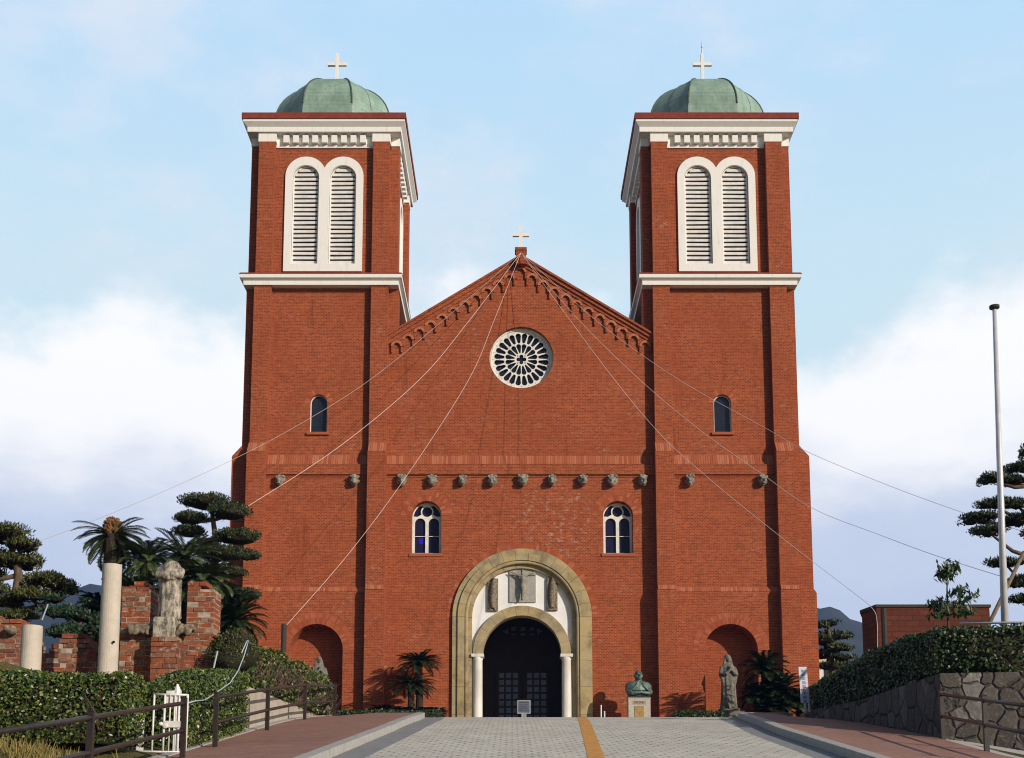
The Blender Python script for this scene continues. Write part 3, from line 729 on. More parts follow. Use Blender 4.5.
# ---- gable wall
apz = PZ(254, 53.6); ez = PZ(333, 53.6); GX0, GX1 = -5.58, 6.36
slope = (apz-ez)/(XC-PX(388, 333, 53.6))
rz_ = lambda x: apz - slope*abs(x-XC)
RW = (PX(521.4, 357.2, GY), PZ(357.2, GY), 1.44)
WZ0, WR = PZ(553.5, GYL), .655; WS = PZ(501, GYL)-WR
WX = (PX(426.4, 530, GYL), PX(618.2, 530, GYL))
PXC = .44; PZS = PZ(616.5, GYL-.2); PR = 3.03; PI_R = 2.18
def gable():
    up = MB().prismY([(GX0-.02, PZ(458, GY)), (GX1+.02, PZ(458, GY)), (GX1+.02, rz_(GX1)-.1), (XC, apz-.1), (GX0-.02, rz_(GX0)-.1)], GY, GY+.7)
    me1 = cut(up, MB().prismY(circpoly(RW[0], RW[1], RW[2], 64), GY-.5, GY+1.5))
    lo = MB().prismY([(GX0-.02, 3.4), (GX1+.02, 3.4), (GX1+.02, PZ(464.5, GYL)), (GX0-.02, PZ(464.5, GYL))], GYL, GYL+.86)
    cs = [MB().prismY(archpoly(x, WR, WZ0, WS), GYL-.5, GYL+1.5) for x in WX]
    cs.append(MB().prismY(archpoly(PXC, PR-.25, 3.0, PZS, 40), GYL-.5, GYL+1.5))
    me2 = cut(lo, *cs)
    mb = mb_from(me1); m2 = mb_from(me2); mb.add(m2.v, m2.f)
    zt0, zt1 = PZ(456, GY), PZ(464.5, GYL)
    mb.loft([[(GX0, GY+.02, zt0), (GX0, GYL+.01, zt1-.01), (GX0, GY+.02, zt1-.02)], [(GX1, GY+.02, zt0), (GX1, GYL+.01, zt1-.01), (GX1, GY+.02, zt1-.02)]])
    gw = mb.build('gable_wall', M_brick, church)
    t = MB(); soldier(t, GX0+.02, GX1-.02, GY, zt0, GYL, zt1); t.build('soldier_course', M_soldier, gw)
    t = MB(); t.box(GX0+.01, GX1-.01, GYL-.13, GYL+.02, PZ(475, GYL), zt1-.03); t.box(GX0+.01, GX1-.01, GYL-.04, GYL+.01, PZ(477, GYL), PZ(475, GYL)-.002); t.build('string_course', M_brick, gw)
    # raking coping in two steps, each side its own slope
    t = MB(); u = MB()
    for s in (-1, 1):
        xe = (GX0-.0 if s < 0 else GX1+.0); 
        def par(mb, d0, d1, y0, y1):
            mb.prismY([(XC, apz-d0), (xe, rz_(xe)-d0), (xe, rz_(xe)-d1), (XC, apz-d1)], y0, y1)
        par(t, .0, .11, GY-.27, GY+.8); par(u, .112, .29, GY-.20, GY+.5); par(u, .292, .46, GY-.13, GY+.5)
    t.build('coping', M_brick, gw); u.build('raking_cornice', M_brick, gw)
    # corbel arcade under the rake
    t = MB(); pit = .508; r = .185; y0, y1 = GY-.085, GY+.03
    def bay(xc, x0, x1):
        top = lambda x: rz_(x)-.461
        zs = top(xc)-.06-r*1.05 - abs(slope)*r*.6; zb = zs-.30
        arc = [(xc+r*math.cos(PI*i/10), zs+r*math.sin(PI*i/10)) for i in range(11)]
        pts = [(x0, top(x0))] + ([(xc, top(xc))] if abs(xc-XC) < .01 else []) + [(x1, top(x1)), (x1, zb+.0), (xc+r+.0, zb)] + [(xc+r, zs)] + arc[1:-1] + [(xc-r, zs), (xc-r, zb), (x0, zb)]
        t.prismY(pts, y0, y1)
    bay(XC, XC-pit/2, XC+pit/2)
    for i in range(1, 12):
        for s in (-1, 1):
            xc = XC+s*pit*i
            if xc-pit/2 < GX0 or xc+pit/2 > GX1: continue
            bay(xc, xc-pit/2+.001, xc+pit/2-.001)
    t.cur = 1
    for i in range(-11, 12):
        xc = XC+pit*i
        if xc-pit/2 < GX0 or xc+pit/2 > GX1: continue
        zs = rz_(xc)-.461-.06-r*1.05-abs(slope)*r*.6
        if i == 0: zs = rz_(xc)-.461-.06-r*1.05-abs(slope)*r*.6
        ringblocks(t, xc, zs, r-.03, r+.075, 7, y0-.03, y0+.05, .006)
    t.build('corbel_arcade', [M_brick, M_hood], gw)
    # pedestal and cross on the apex
    zp = PZ(248, 53.4)
    t = MB(); t.box(XC-.23, XC+.23, GY-.46, GY+.0, apz-.55, zp); t.box(XC-.27, XC+.27, GY-.5, GY+.04, zp-.10, zp+.03); t.build('apex_pedestal', M_brick, gw)
    x = MB(); yc = GY-.23; z1 = PZ(226.5, yc); za = PZ(235, yc)
    x.box(XC-.075, XC+.075, yc-.07, yc+.07, zp+.03, z1); x.box(XC-.37, XC-.077, yc-.065, yc+.065, za-.075, za+.075); x.box(XC+.077, XC+.37, yc-.065, yc+.065, za-.075, za+.075)
    x.build('cross', M_white, gw)
    # brick rings round windows and portal
    for x in WX:
        t = MB(); ringblocks(t, x, WS, WR+.004, WR+.24, 24, GYL-.010, GYL+.1); ringblocks(t, x, WS, WR+.25, WR+.48, 30, GYL-.008, GYL+.1); t.build('brick_arch', M_vouss, gw)
        MB().box(x-WR-.08, x+WR+.08, GYL-.05, GYL+.2, WZ0-.14, WZ0).build('window_sill', M_vouss, gw)
    t = MB(); ringblocks(t, PXC, PZS, PR+.03, PR+.25, 80, GYL-.010, GYL+.1)
    t.build('brick_arch', M_vouss, gw)
gable()

# ---- rose window
def petal(cx, cz, ang, r0, r1, w0, w1, n=8):
    pts = []; rc = r1-w1
    loc = [(r0, -w0), (rc, -w1)] + [(rc+w1*math.sin(PI*i/n), -w1*math.cos(PI*i/n)) for i in range(1, n)] + [(rc, w1), (r0, w0)]
    for i in range(1, 4): loc.append((r0-w0*math.sin(PI*i/4), w0*math.cos(PI*i/4)))
    return [(cx + a*math.cos(ang)-b*math.sin(ang), cz + a*math.sin(ang)+b*math.cos(ang)) for a, b in loc]
def rose():
    x, z, r = RW; y0, y1 = GY+.27, GY+.315
    rw = MB().prismY(circpoly(x, z, r-.01, 64), GY+.40, GY+.44).build('rose_window', M_glass, church)
    d = MB().prismY(circpoly(x, z, r-.004, 96), y0, y1); c = MB()
    for i in range(24): c.prismY(petal(x, z, 2*PI*(i+.5)/24, .835, 1.235, .070, .125), y0-.2, y1+.2)
    for i in range(16): c.prismY(petal(x, z, 2*PI*(i+.5)/16, .335, .735, .037, .110), y0-.2, y1+.2)
    q = []
    for i in range(4):
        a = i*PI/2
        for k in range(-6, 7):
            b = a + k*PI/12*1.35
            q.append((x+.135*math.cos(a)+.092*math.cos(b), z+.135*math.sin(a)+.092*math.sin(b)))
    c.prismY(q, y0-.2, y1+.2)
    for i in range(4):
        a = PI/4+i*PI/2; c.prismY(circpoly(x+.235*math.cos(a), z+.235*math.sin(a), .035, 8), y0-.2, y1+.2)
    for i in range(24):
        a = 2*PI*i/24; c.prismY(circpoly(x+1.285*math.cos(a), z+1.285*math.sin(a), .022, 6), y0-.2, y1+.2)
    link('tracery', cut(d, c), M_frame, rw)
    t = MB(); ringblocks(t, x, z, r-.075, r-.005, 1, y0-.07, y0-.001, 0, 0, 2*PI-.0001, 64); t.build('rose_frame', M_frame, rw)
rose()

# ---- twin-light windows
for wi, x in enumerate(WX):
    y0 = GYL+.30
    w = thing_w = MB().prismY(archpoly(x, WR-.01, WZ0, WS), y0+.16, y0+.2).build('arched_window', M_glassp, church)
    f = MB().prismY(archpoly(x, WR-.005, WZ0+.001, WS, 32), y0+.06, y0+.12)
    cs = []
    for s in (-1, 1):
        cs.append(MB().prismY(archpoly(x+s*.303, .232, WZ0+.10, WS-.04-.232), y0-.3, y0+.4))
    rc = .225; zc = WS+.25
    cs.append(MB().prismY(circpoly(x, zc, rc, 28), y0-.3, y0+.4))
    for s in (-1, 1):
        pts = []
        for i in range(13):
            a = R(4+i*58/12) if s > 0 else PI-R(4+i*58/12)
            pts.append((x+(WR-.055)*math.cos(a), WS+(WR-.055)*math.sin(a)))
        for i in range(9):
            a = R(62-i*88/8) if s > 0 else PI-R(62-i*88/8)
            pts.append((x+(rc+.055)*math.cos(a), zc+(rc+.055)*math.sin(a)))
        pts.append((x+s*.42, WS+.03))
        cs.append(MB().prismY(pts, y0-.3, y0+.4))
    link('window_frame', cut(f, *cs), M_frame, w)
    b = MB()
    for s in (-1, 1): b.box(x+s*.305-.222, x+s*.305+.222, y0+.07, y0+.10, WZ0+.84, WZ0+.865)
    b.build('glazing_bar', M_frame, w)
    if wi == 0: MB().box(x-.305-.06, x-.305+.14, y0+.145, y0+.156, WZ0+.52, WZ0+.80).build('blue_pane', M_glassb, w)

# ---- portal
def portal():
    p = MB()
    # archivolt: flat outer order, roll, inner order; jambs in blocks
    orders = [(2.80, PR, GYL-.14, GYL+.5), (2.50, 2.795, GYL-.22, GYL+.5), (2.36, 2.495, GYL-.10, GYL+.5), (PI_R+.0, 2.355, GYL+.02, GYL+.7)]
    for oi, (r0, r1, y0, y1) in enumerate(orders):
        ringblocks(p, PXC, PZS, r0, r1, (15, 15, 13, 13)[oi], y0, y1, .012, sub=5)
        zz = [3.9, 4.9, 6.1, 7.25, 8.3, PZS]
        for a, b in zip(zz, zz[1:]):
            for s in (-1, 1): p.box(PXC+s*r0, PXC+s*r1, y0, y1, a+.005, b-.005)
    pt = p.build('portal', M_portal, church)
    roll = MB()
    roll.tube([(PXC+2.43, GYL-.10, 3.9), (PXC+2.43, GYL-.10, PZS)] + [(PXC+2.43*math.cos(PI*i/32), GYL-.10, PZS+2.43*math.sin(PI*i/32)) for i in range(1, 33)] + [(PXC-2.43, GYL-.10, 3.9)], .085, 10)
    roll.build('roll_moulding', M_portal, pt, smooth=True)
    ty = GYL+.20; ir = 1.70; iz = PZ(654.5, ty)
    t = MB().prismY(archpoly(PXC, PI_R+.1, 4.0, PZS, 40), ty, ty+.35)
    link('tympanum', cut(t, MB().prismY(archpoly(PXC, ir+.1, 3.0, iz, 32), ty-.5, ty+1)), M_tymp, pt)
    t = MB(); ringblocks(t, PXC, iz, ir, 2.13, 11, ty-.16, ty+.5, .008, sub=4); t.build('inner_arch', M_portal, pt)
    for s in (-1, 1):
        x = PXC+s*1.93
        c = MB(); c.lathe([(.26, 3.9), (.26, 4.05), (.215, 4.15), (.215, 5.4), (.205, iz-.28), (.225, iz-.24), (.21, iz-.2), (.25, iz-.135)], (x, ty-.05, 0), 24); c.build('column', M_column, pt, smooth=True)
        MB().box(x-.27, x+.27, ty-.30, ty+.4, iz-.133, iz-.002).build('capital', M_column, pt)
    # porch behind: floor, side walls, ceiling; near-black colour stands in for deep shade
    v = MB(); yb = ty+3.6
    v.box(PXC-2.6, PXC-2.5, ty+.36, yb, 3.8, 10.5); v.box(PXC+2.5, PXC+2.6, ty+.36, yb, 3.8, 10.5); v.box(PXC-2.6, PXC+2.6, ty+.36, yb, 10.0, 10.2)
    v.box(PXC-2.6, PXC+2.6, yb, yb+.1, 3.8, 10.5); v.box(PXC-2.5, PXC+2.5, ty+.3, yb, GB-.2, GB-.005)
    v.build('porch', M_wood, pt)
    yd = yb-.12; sc = PPM(yd, 6)
    zt = PZ(673, yd)+.18
    for s in (-1, 1):
        a, b = (PX(495.5, 690, yd), PX(521, 690, yd)) if s < 0 else (PX(524, 690, yd), PX(549.5, 690, yd))
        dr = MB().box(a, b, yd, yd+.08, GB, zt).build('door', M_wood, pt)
        c0 = PX(501.5 if s < 0 else 529.7, 690, yd); pitch = PX(508.5, 690, yd)-PX(501.5, 690, yd)
        pn = MB()
        for i in range(3):
            for j in range(7):
                x = c0+i*pitch; z = PZ(675.5, yd)-j*pitch*1.0
                pn.box(x-pitch*.36, x+pitch*.36, yd-.012, yd, z-pitch*.36, z+pitch*.36)
        pn.build('door_panes', M_pane, pt)
        st_ = MB(); st_.box(a, a+.07, yd-.03, yd-.001, GB, zt); st_.box(b-.07, b, yd-.03, yd-.001, GB, zt); st_.box(a+.071, b-.071, yd-.03, yd-.001, zt-.1, zt); st_.build('door_stile', M_wood, pt)
    for px in (513.5, 523, 532):
        fl = MB()
        for py, h in ((629, .17), (634.3, .11)):
            p0 = P(px, py, yd); fl.box(p0.x-.11, p0.x+.11, yd-.02, yd, p0.z-h/2, p0.z+h/2)
        fl.build('fanlight', M_pane, pt)
    for px, s in ((505.5, -1), (540, 1)):
        p0 = P(px, 631.5, yd); fl = MB(); fl.prismY([(p0.x-s*.14, p0.z-.16), (p0.x+s*.16, p0.z), (p0.x-s*.14, p0.z+.16)], yd-.02, yd); fl.build('fanlight', M_pane, pt)
    # carved reliefs
    a, b = P(509.5, 602.5, ty), P(535.7, 568.3, ty)
    rp = MB().box(a.x, b.x, ty-.07, ty+.02, a.z, b.z).build('relief_panel', M_slabgrey, church)
    cz = PZ(577.5, ty); cx = (a.x+b.x)/2
    c = MB(); c.box(cx-.02, cx+.02, ty-.13, ty-.072, a.z+.1, b.z-.02); c.box(cx-.55, cx-.021, ty-.12, ty-.075, cz+.07, cz+.11); c.box(cx+.021, cx+.55, ty-.12, ty-.075, cz+.07, cz+.11); c.build('cross_beam', M_figure, rp)
    s = MB(); y = ty-.26; zh = PZ(574.5, ty)
    s.ell((cx-.01, y-.02, zh), (.062, .07, .085)); s.tube([(cx, y, zh-.06), (cx+.01, y, zh-.14)], .04)
    s.tube([(cx+.01, y, zh-.12), (cx+.02, y, zh-.25), (cx+.01, y, zh-.42), (cx, y, zh-.54)], [.095, .115, .085, .10], 12)
    s.tube([(cx-.02, y, zh-.52), (cx+.02, y-.06, zh-.78), (cx-.02, y, zh-1.08), (cx-.02, y-.03, zh-1.16)], [.085, .065, .042, .03], 10)
    s.tube([(cx+.04, y, zh-.52), (cx+.07, y-.05, zh-.78), (cx+.01, y, zh-1.08), (cx+.01, y-.03, zh-1.16)], [.085, .065, .042, .03], 10)
    s.tube([(cx-.06, y+.03, zh-.56), (cx+.10, y, zh-.56)], [.10, .10], 10)
    for q in (-1, 1): s.tube([(cx+q*.07, y, zh-.15), (cx+q*.28, y+.03, zh-.03), (cx+q*.50, y+.07, zh+.07), (cx+q*.55, y+.08, zh+.09)], [.05, .037, .026, .03], 8)
    link('crucified_figure', sculpt(s, .016, 2), M_figure, rp, smooth=True)
    for px0, px1, py0, py1, sd_ in ((487.8, 498.2, 577.5, 611.3, 1), (546.6, 557.4, 577.0, 611.0, 2)):
        a, b = P(px0, py1, ty), P(px1, py0, ty); rnd = random.Random(sd_)
        s = MB(); s.box(a.x, b.x, ty-.11, ty+.03, a.z, b.z-.06); cx2 = (a.x+b.x)/2; hh = b.z-a.z
        s.ell((cx2+.03, ty-.17, b.z-.12), (.075, .08, .10)); s.tube([(cx2+.03, ty-.13, b.z-.2), (cx2+.02, ty-.15, b.z-.5), (cx2-.02, ty-.13, b.z-.95), (cx2, ty-.14, a.z+.12)], [.11, .14, .13, .10], 10)
        s.tube([(cx2-.08, ty-.17, b.z-.3), (cx2-.02, ty-.24, b.z-.5), (cx2+.1, ty-.2, b.z-.42)], .04, 8)
        for i in range(14): s.ell((rnd.uniform(a.x+.07, b.x-.07), ty-.12, rnd.uniform(a.z+.08, b.z-.2)), (rnd.uniform(.03, .06), .05, rnd.uniform(.04, .1)), nu=8, nv=6)
        link('carved_relief', sculpt(s, .022, 1), M_relief, church, smooth=True)
portal()

# ---- carved heads under the string course
def headmesh(k=0):
    s = MB(); rr = random.Random(k+3); u = lambda a: rr.uniform(1-a, 1+a)
    s.box(-.20, .20, -.05, .25, .02, .26); s.ell((0, -.12, -.02), (.20, .22, .27)); s.ell((0, -.33*u(.1), -.06), (.075*u(.4), .09*u(.3), .10*u(.3))); s.ell((0, -.28, -.19*u(.15)), (.12*u(.3), .09, .07*u(.4)))
    for q in (-1, 1): s.ell((q*.09, -.29, .06), (.07, .05, .035)); s.ell((q*.20*u(.1), -.08, .02+.06*(u(1)-1)), (.06*u(.3), .09, .12*u(.4))); s.ell((q*.16, -.18, .17), (.10*u(.3), .12, .08*u(.4))); s.ell((q*.12, -.26, -.08), (.06, .06, .06))
    s.ell((0, -.15, .20), (.17, .16, .09))
    s.ell((0, -.30, -.13), (.09*u(.2), .05, .015)); return sculpt(s, .022, 0)
HMS = []
for k in range(6):
    HM = headmesh(k); HM.materials.append(M_head); HM.polygons.foreach_set('use_smooth', [True]*len(HM.polygons)); HMS.append(HM)
hs = [(402.0, GYL), (432.3, GYL), (462., GYL), (492.2, GYL), (522.4, GYL), (552.4, GYL), (582.3, GYL), (612.3, GYL), (642.2, GYL), (281, 53.6), (354, 53.6), (690, 53.6), (761.3, 53.6)]
for i, (px, y) in enumerate(hs):
    o = bpy.data.objects.new('carved_head', HMS[(i*5+i//3) % 6]); COL.objects.link(o); o.parent = church
    p0 = P(px, 481.5, y); o.location = Vector((p0.x, y-.02, p0.z)) - OFF[church.name]
    sx = (.98+.1*math.sin(i*2.1)); o.scale = (.90*sx, .95, .93+.06*math.cos(i*1.7)); o.rotation_euler = (R(-6+3*math.sin(i)), 0, R(12*math.sin(i*3.3)))
# ---- nave behind
n = MB(); n.box(-8.4, 9.2, 60.4, 98, 3.5, 20.0); n.build('nave_wall', M_brick, church)
n = MB().prismY([(-9.0, 19.9), (XC, apz-.25), (9.8, 19.9)], 54.6, 98.6); n.build('nave_roof', M_rooftile, church)

# ================================================================== STATUES
def robed(h, veil=True, pray=True, fold=9, seed=1, hood=1.0):
    """standing robed figure, feet at 0, facing -Y"""
    s = MB(); rnd = random.Random(seed); k = h/1.75; n = 44; rings = []
    for z, rx, ry, oy, am in ((0, .25, .21, 0, .10), (.06, .27, .23, 0, .11), (.30, .25, .21, -.01, .10), (.65, .235, .19, -.02, .08), (.95, .225, .18, -.01, .05), (1.10, .205, .165, 0, .03), (1.25, .225, .165, .01, .015), (1.38, .235, .145, .01, .0), (1.455, .16, .11, .0, 0), (1.50, .075, .075, -.005, 0), (1.56, .06, .065, -.01, 0)):
        rings.append([(k*rx*math.cos(2*PI*i/n)*(1+am*math.sin(fold*2*PI*i/n+z*1.5+seed)), k*(oy+ry*math.sin(2*PI*i/n)*(1+am*math.sin(fold*2*PI*i/n+z*1.5+seed))), k*z) for i in range(n)])
    s.loft(rings)
    s.ell((0, -.015*k, 1.64*k), (.082*k, .10*k, .125*k)); s.ell((0, -.115*k, 1.63*k), (.016*k, .025*k, .03*k)); s.ell((0, -.09*k, 1.565*k), (.04*k, .035*k, .025*k))
    if veil:
        s.ell((0, .03*k, 1.66*k), (.115*k*hood, .12*k*hood, .135*k*hood)); s.tube([(-.095*k, .01, 1.66*k), (-.13*k, .0, 1.45*k), (-.17*k, .03*k, 1.2*k)], [.035*k, .05*k, .05*k], 8); s.tube([(.095*k, .01, 1.66*k), (.13*k, 0, 1.45*k), (.17*k, .03*k, 1.2*k)], [.035*k, .05*k, .05*k], 8)
    if pray:
        for q in (-1, 1):
            s.tube([(q*.20*k, .01*k, 1.37*k), (q*.265*k, -.02*k, 1.12*k), (q*.14*k, -.20*k, 1.14*k), (q*.03*k, -.25*k, 1.26*k)], [.075*k, .085*k, .07*k, .035*k], 10)
            s.tube([(q*.025*k, -.245*k, 1.25*k), (q*.018*k, -.23*k, 1.36*k), (q*.008*k, -.215*k, 1.43*k)], [.032*k, .03*k, .014*k], 8)
            s.tube([(q*.26*k, 0, 1.1*k), (q*.22*k, -.06*k, .95*k), (q*.18*k, -.08*k, .7*k)], [.06*k, .06*k, .02*k], 8)
        s.tube([(.10*k, -.16*k, 1.05*k), (.0, -.21*k, .7*k), (-.16*k, -.17*k, .35*k)], [.03*k, .035*k, .02*k], 8)
        s.tube([(.16*k, -.14*k, .95*k), (.12*k, -.2*k, .5*k), (.12*k, -.2*k, .1*k)], [.02*k, .03*k, .03*k], 8)
    for q in (-1, 1): s.ell((q*.09*k, -.20*k, .03*k), (.05*k, .1*k, .035*k))
    return s
def place_mesh(me, loc, rz=0, sc=1):
    me.transform(Matrix.Translation(Vector(loc)) @ Matrix.Rotation(rz, 4, 'Z') @ Matrix.Scale(sc, 4)); return me
# statue in the right niche
def niche_statue():
    y = 53.05; b = P(729, 709.5, y); zb = b.z; zt = PZ(655.5, y); gz = g(y)
    t = thing('statue', 'grey stone statue of a praying robed figure in the arched niche beside a sago palm', 'statue', (b.x, y, gz))
    pl = MB(); pl.box(b.x-.62, b.x+.58, y-.45, y+.45, gz-.05, zb-.10); pl.box(b.x-.42, b.x+.40, y-.34, y+.34, zb-.098, zb+.02); pl.build('plinth', M_statue, t)
    me = sculpt(robed(zt-zb, True, True), .022, 2); link('figure', place_mesh(me, (b.x, y, zb), R(14)), M_statue, t, smooth=True)
    y = 53.05; b = P(319, 668, y); gz = g(y); top = PZ(657.5, y)
    t = thing('statue', 'pale stone statue of a veiled figure in the niche mostly hidden behind a hedge', 'statue', (b.x, y, gz))
    zb = top-2.05; pl = MB(); pl.box(b.x-.5, b.x+.5, y-.42, y+.42, gz-.05, zb-.1); pl.box(b.x-.4, b.x+.4, y-.33, y+.33, zb-.098, zb+.02); pl.build('plinth', M_statue, t)
    me = sculpt(robed(2.05, True, True, seed=4), .024, 2); link('figure', place_mesh(me, (b.x, y, zb), R(20)), M_statue, t, smooth=True)
niche_statue()
# bronze bust
def bust():
    y = 52.3; gz = g(y); a = P(627.6, 698.6, y); b = P(649.4, 698.6, y); cx = (a.x+b.x)/2; zt = a.z; w = (b.x-a.x)/2
    t = thing('bust', 'green bronze bust of a caped man on a pale granite pedestal by the brick wall', 'bust', (cx, y, gz))
    p = MB(); p.box(cx-w, cx+w, y-.38, y+.38, gz-.05, zt-.05); p.box(cx-w-.02, cx+w+.02, y-.40, y+.40, zt-.048, zt-.0); pd = p.build('pedestal', M_granite, t)
    MB().box(cx-w-.0, cx+w+.0, y-.39, y+.39, zt+.002, zt+.07).build('plinth', M_darkstone, t)
    q = MB().box(cx-.20, cx+.18, y-.40, y-.382, PZ(716.5, y)-.3, PZ(707, y)).build('plaque', M_gold, pd)
    l = MB(); zl = PZ(703.2, y); l.box(cx-.27, cx+.27, y-.395, y-.382, zl-.08, zl+.07); l.build('name_plate', M_slabgrey, pd)
    l = MB(); x = cx-.22
    for i in range(7):
        l.box(x, x+.012, y-.402, y-.396, zl-.05, zl+.045)
        if i % 2 == 0: l.box(x+.013, x+.04, y-.402, y-.396, zl+.03, zl+.045); l.box(x+.013, x+.035, y-.402, y-.396, zl-.01, zl+.003)
        else: l.box(x+.03, x+.042, y-.402, y-.396, zl-.05, zl+.045); l.box(x+.013, x+.029, y-.402, y-.396, zl-.05, zl-.038)
        x += .064
    l.build('lettering', M_letter, pd)
    s = MB(); z = zt+.05; H = PZ(670.3, y)-z; k = H/1.12
    n = 28; rings = []
    for zz, rx, ry, oy in ((0, .42, .28, 0), (.10, .47, .31, 0), (.24, .50, .29, 0), (.27, .56, .33, 0), (.38, .56, .32, .01), (.48, .555, .31, .02), (.56, .51, .28, .02), (.62, .42, .24, .01), (.66, .27, .19, 0), (.69, .15, .15, -.01), (.80, .12, .13, -.02)):
        rings.append([(k*rx*math.cos(2*PI*i/n), k*(oy+ry*math.sin(2*PI*i/n)), k*zz) for i in range(n)])
    s.loft(rings)
    s.ell((0, -.05*k, .90*k), (.170*k, .20*k, .225*k)); s.ell((0, -.255*k, .88*k), (.034*k, .05*k, .06*k)); s.ell((0, -.20*k, .77*k), (.085*k, .07*k, .06*k)); s.tube([(-.04*k, -.262*k, .80*k), (.04*k, -.262*k, .80*k)], .014*k, 6)
    for q2 in (-1, 1): s.ell((q2*.165*k, -.02*k, .88*k), (.028*k, .05*k, .07*k)); s.ell((q2*.07*k, -.225*k, .965*k), (.065*k, .04*k, .024*k)); s.ell((q2*.10*k, -.17*k, .85*k), (.06*k, .06*k, .06*k))
    # cape edge, forearms and clasped hands
    for q2 in (-1, 1):
        s.tube([(q2*.06*k, -.2*k, .66*k), (q2*.15*k, -.30*k, .45*k), (q2*.30*k, -.31*k, .30*k), (q2*.52*k, -.10*k, .28*k)], [.03*k, .04*k, .045*k, .045*k], 8)
        s.tube([(q2*.48*k, -.12*k, .22*k), (q2*.34*k, -.36*k, .13*k), (q2*.06*k, -.42*k, .17*k)], [.10*k, .09*k, .055*k], 10)
        for f in range(4): s.tube([(q2*.05*k, -.43*k, (.13+f*.03)*k), (-q2*.04*k, -.46*k, (.145+f*.03)*k)], [.018*k, .013*k], 6)
    me = sculpt(s, .02, 1); link('figure', place_mesh(me, (cx, y, z), R(8)), M_bronze, t, smooth=True)
bust()

# notice board in front of the doors
def notice():
    y = 49.5; a, b = P(517.3, 713.8, y), P(530.6, 700.2, y); cx = (a.x+b.x)/2; gz = g(y)
    t = thing('notice_board', 'small grey notice board on a post in front of the church doors', 'sign', (cx, y, gz))
    MB().box(a.x, b.x, y-.03, y+.03, a.z, b.z).build('frame', M_signgrey, t)
    MB().box(a.x+.045, b.x-.045, y-.036, y-.031, a.z+.05, b.z-.04).build('board', M_pane, t)
    l = MB(); l.box(a.x+.12, b.x-.12, y-.042, y-.037, b.z-.10, b.z-.075)
    for i in range(4): l.box(a.x+.09, b.x-.10-.04*(i % 2), y-.042, y-.037, b.z-.19-i*.075, b.z-.18-i*.075)
    l.build('lettering', M_darkstone, t)
    MB().box(cx-.1, cx+.1, y-.05, y+.05, gz-.02, a.z-.001).build('post', M_signgrey, t)
notice()
# thin rods beside the portal
for i, (px, py0, lab) in enumerate(((601, 705, 'taller thin pale metal rod standing right of the portal'), (604.5, 711, 'shorter thin pale metal rod nearer the bust'), (405.5, 709, 'thin pale metal rod between the portal and the sago palm'))):
    y = 52.6; p0 = P(px, py0, y); o = MB().tube([(p0.x, y, g(y)), (p0.x, y, p0.z)], .03, 8); o = o.build('metal_rod', M_steel, origin=(p0.x, y, g(y))); tag(o, lab, 'rod', 'metal rods by the portal')

# white vertical sign on two legs by the right pavement
def banner():
    y = 33.2; a = P(800.3, 667, y); b = P(807.6, 667, y); zt = a.z; zb = PZ(703, y); gz = g(y)+.12; cx = (a.x+b.x)/2-.04; w = (b.x-a.x)/2*1.12
    t = thing('sign_board', 'narrow tall white sign on two legs beside the right hedge', 'sign', (cx, y, gz))
    lean = .045
    def para(x0, x1, z0, z1, y0, y1, mb): mb.prismY([(x0+lean*(zt-z0), z0), (x1+lean*(zt-z0), z0), (x1+lean*(zt-z1), z1), (x0+lean*(zt-z1), z1)], y0, y1)
    m = MB(); para(cx-w, cx+w, zb, zt, y-.02, y+.02, m); m.build('board', M_sign, t)
    m = MB(); para(cx-w*.35, cx+w*.15, gz, zb-.002, y-.02, y+.02, m); m.build('leg', M_whitemetal, t)
    m = MB(); para(cx+w*.75, cx+w*1.2, gz+.02, zb+.35, y+.022, y+.05, m); m.build('leg', M_whitemetal, t)
    h = (zt-zb)/9.5; rnd = random.Random(5)
    for mat, rows, nm in ((M_signmark, (0, 1, 2, 3, 6, 7, 8), 'sign_lettering'), (M_signred, (4, 5), 'red_lettering')):
        m = MB()
        for r_ in rows:
            z0 = zt-.06-h*(r_+.85)
            for k in range(3): zz = z0+h*.28*k; para(cx-w*rnd.uniform(.35, .5), cx+w*rnd.uniform(.35, .5), zz, zz+.014, y-.026, y-.021, m)
            para(cx-.012+rnd.uniform(-.02, .02), cx+.003, z0, z0+h*.7, y-.027, y-.0215, m)
        m.build(nm, mat, t)
banner()

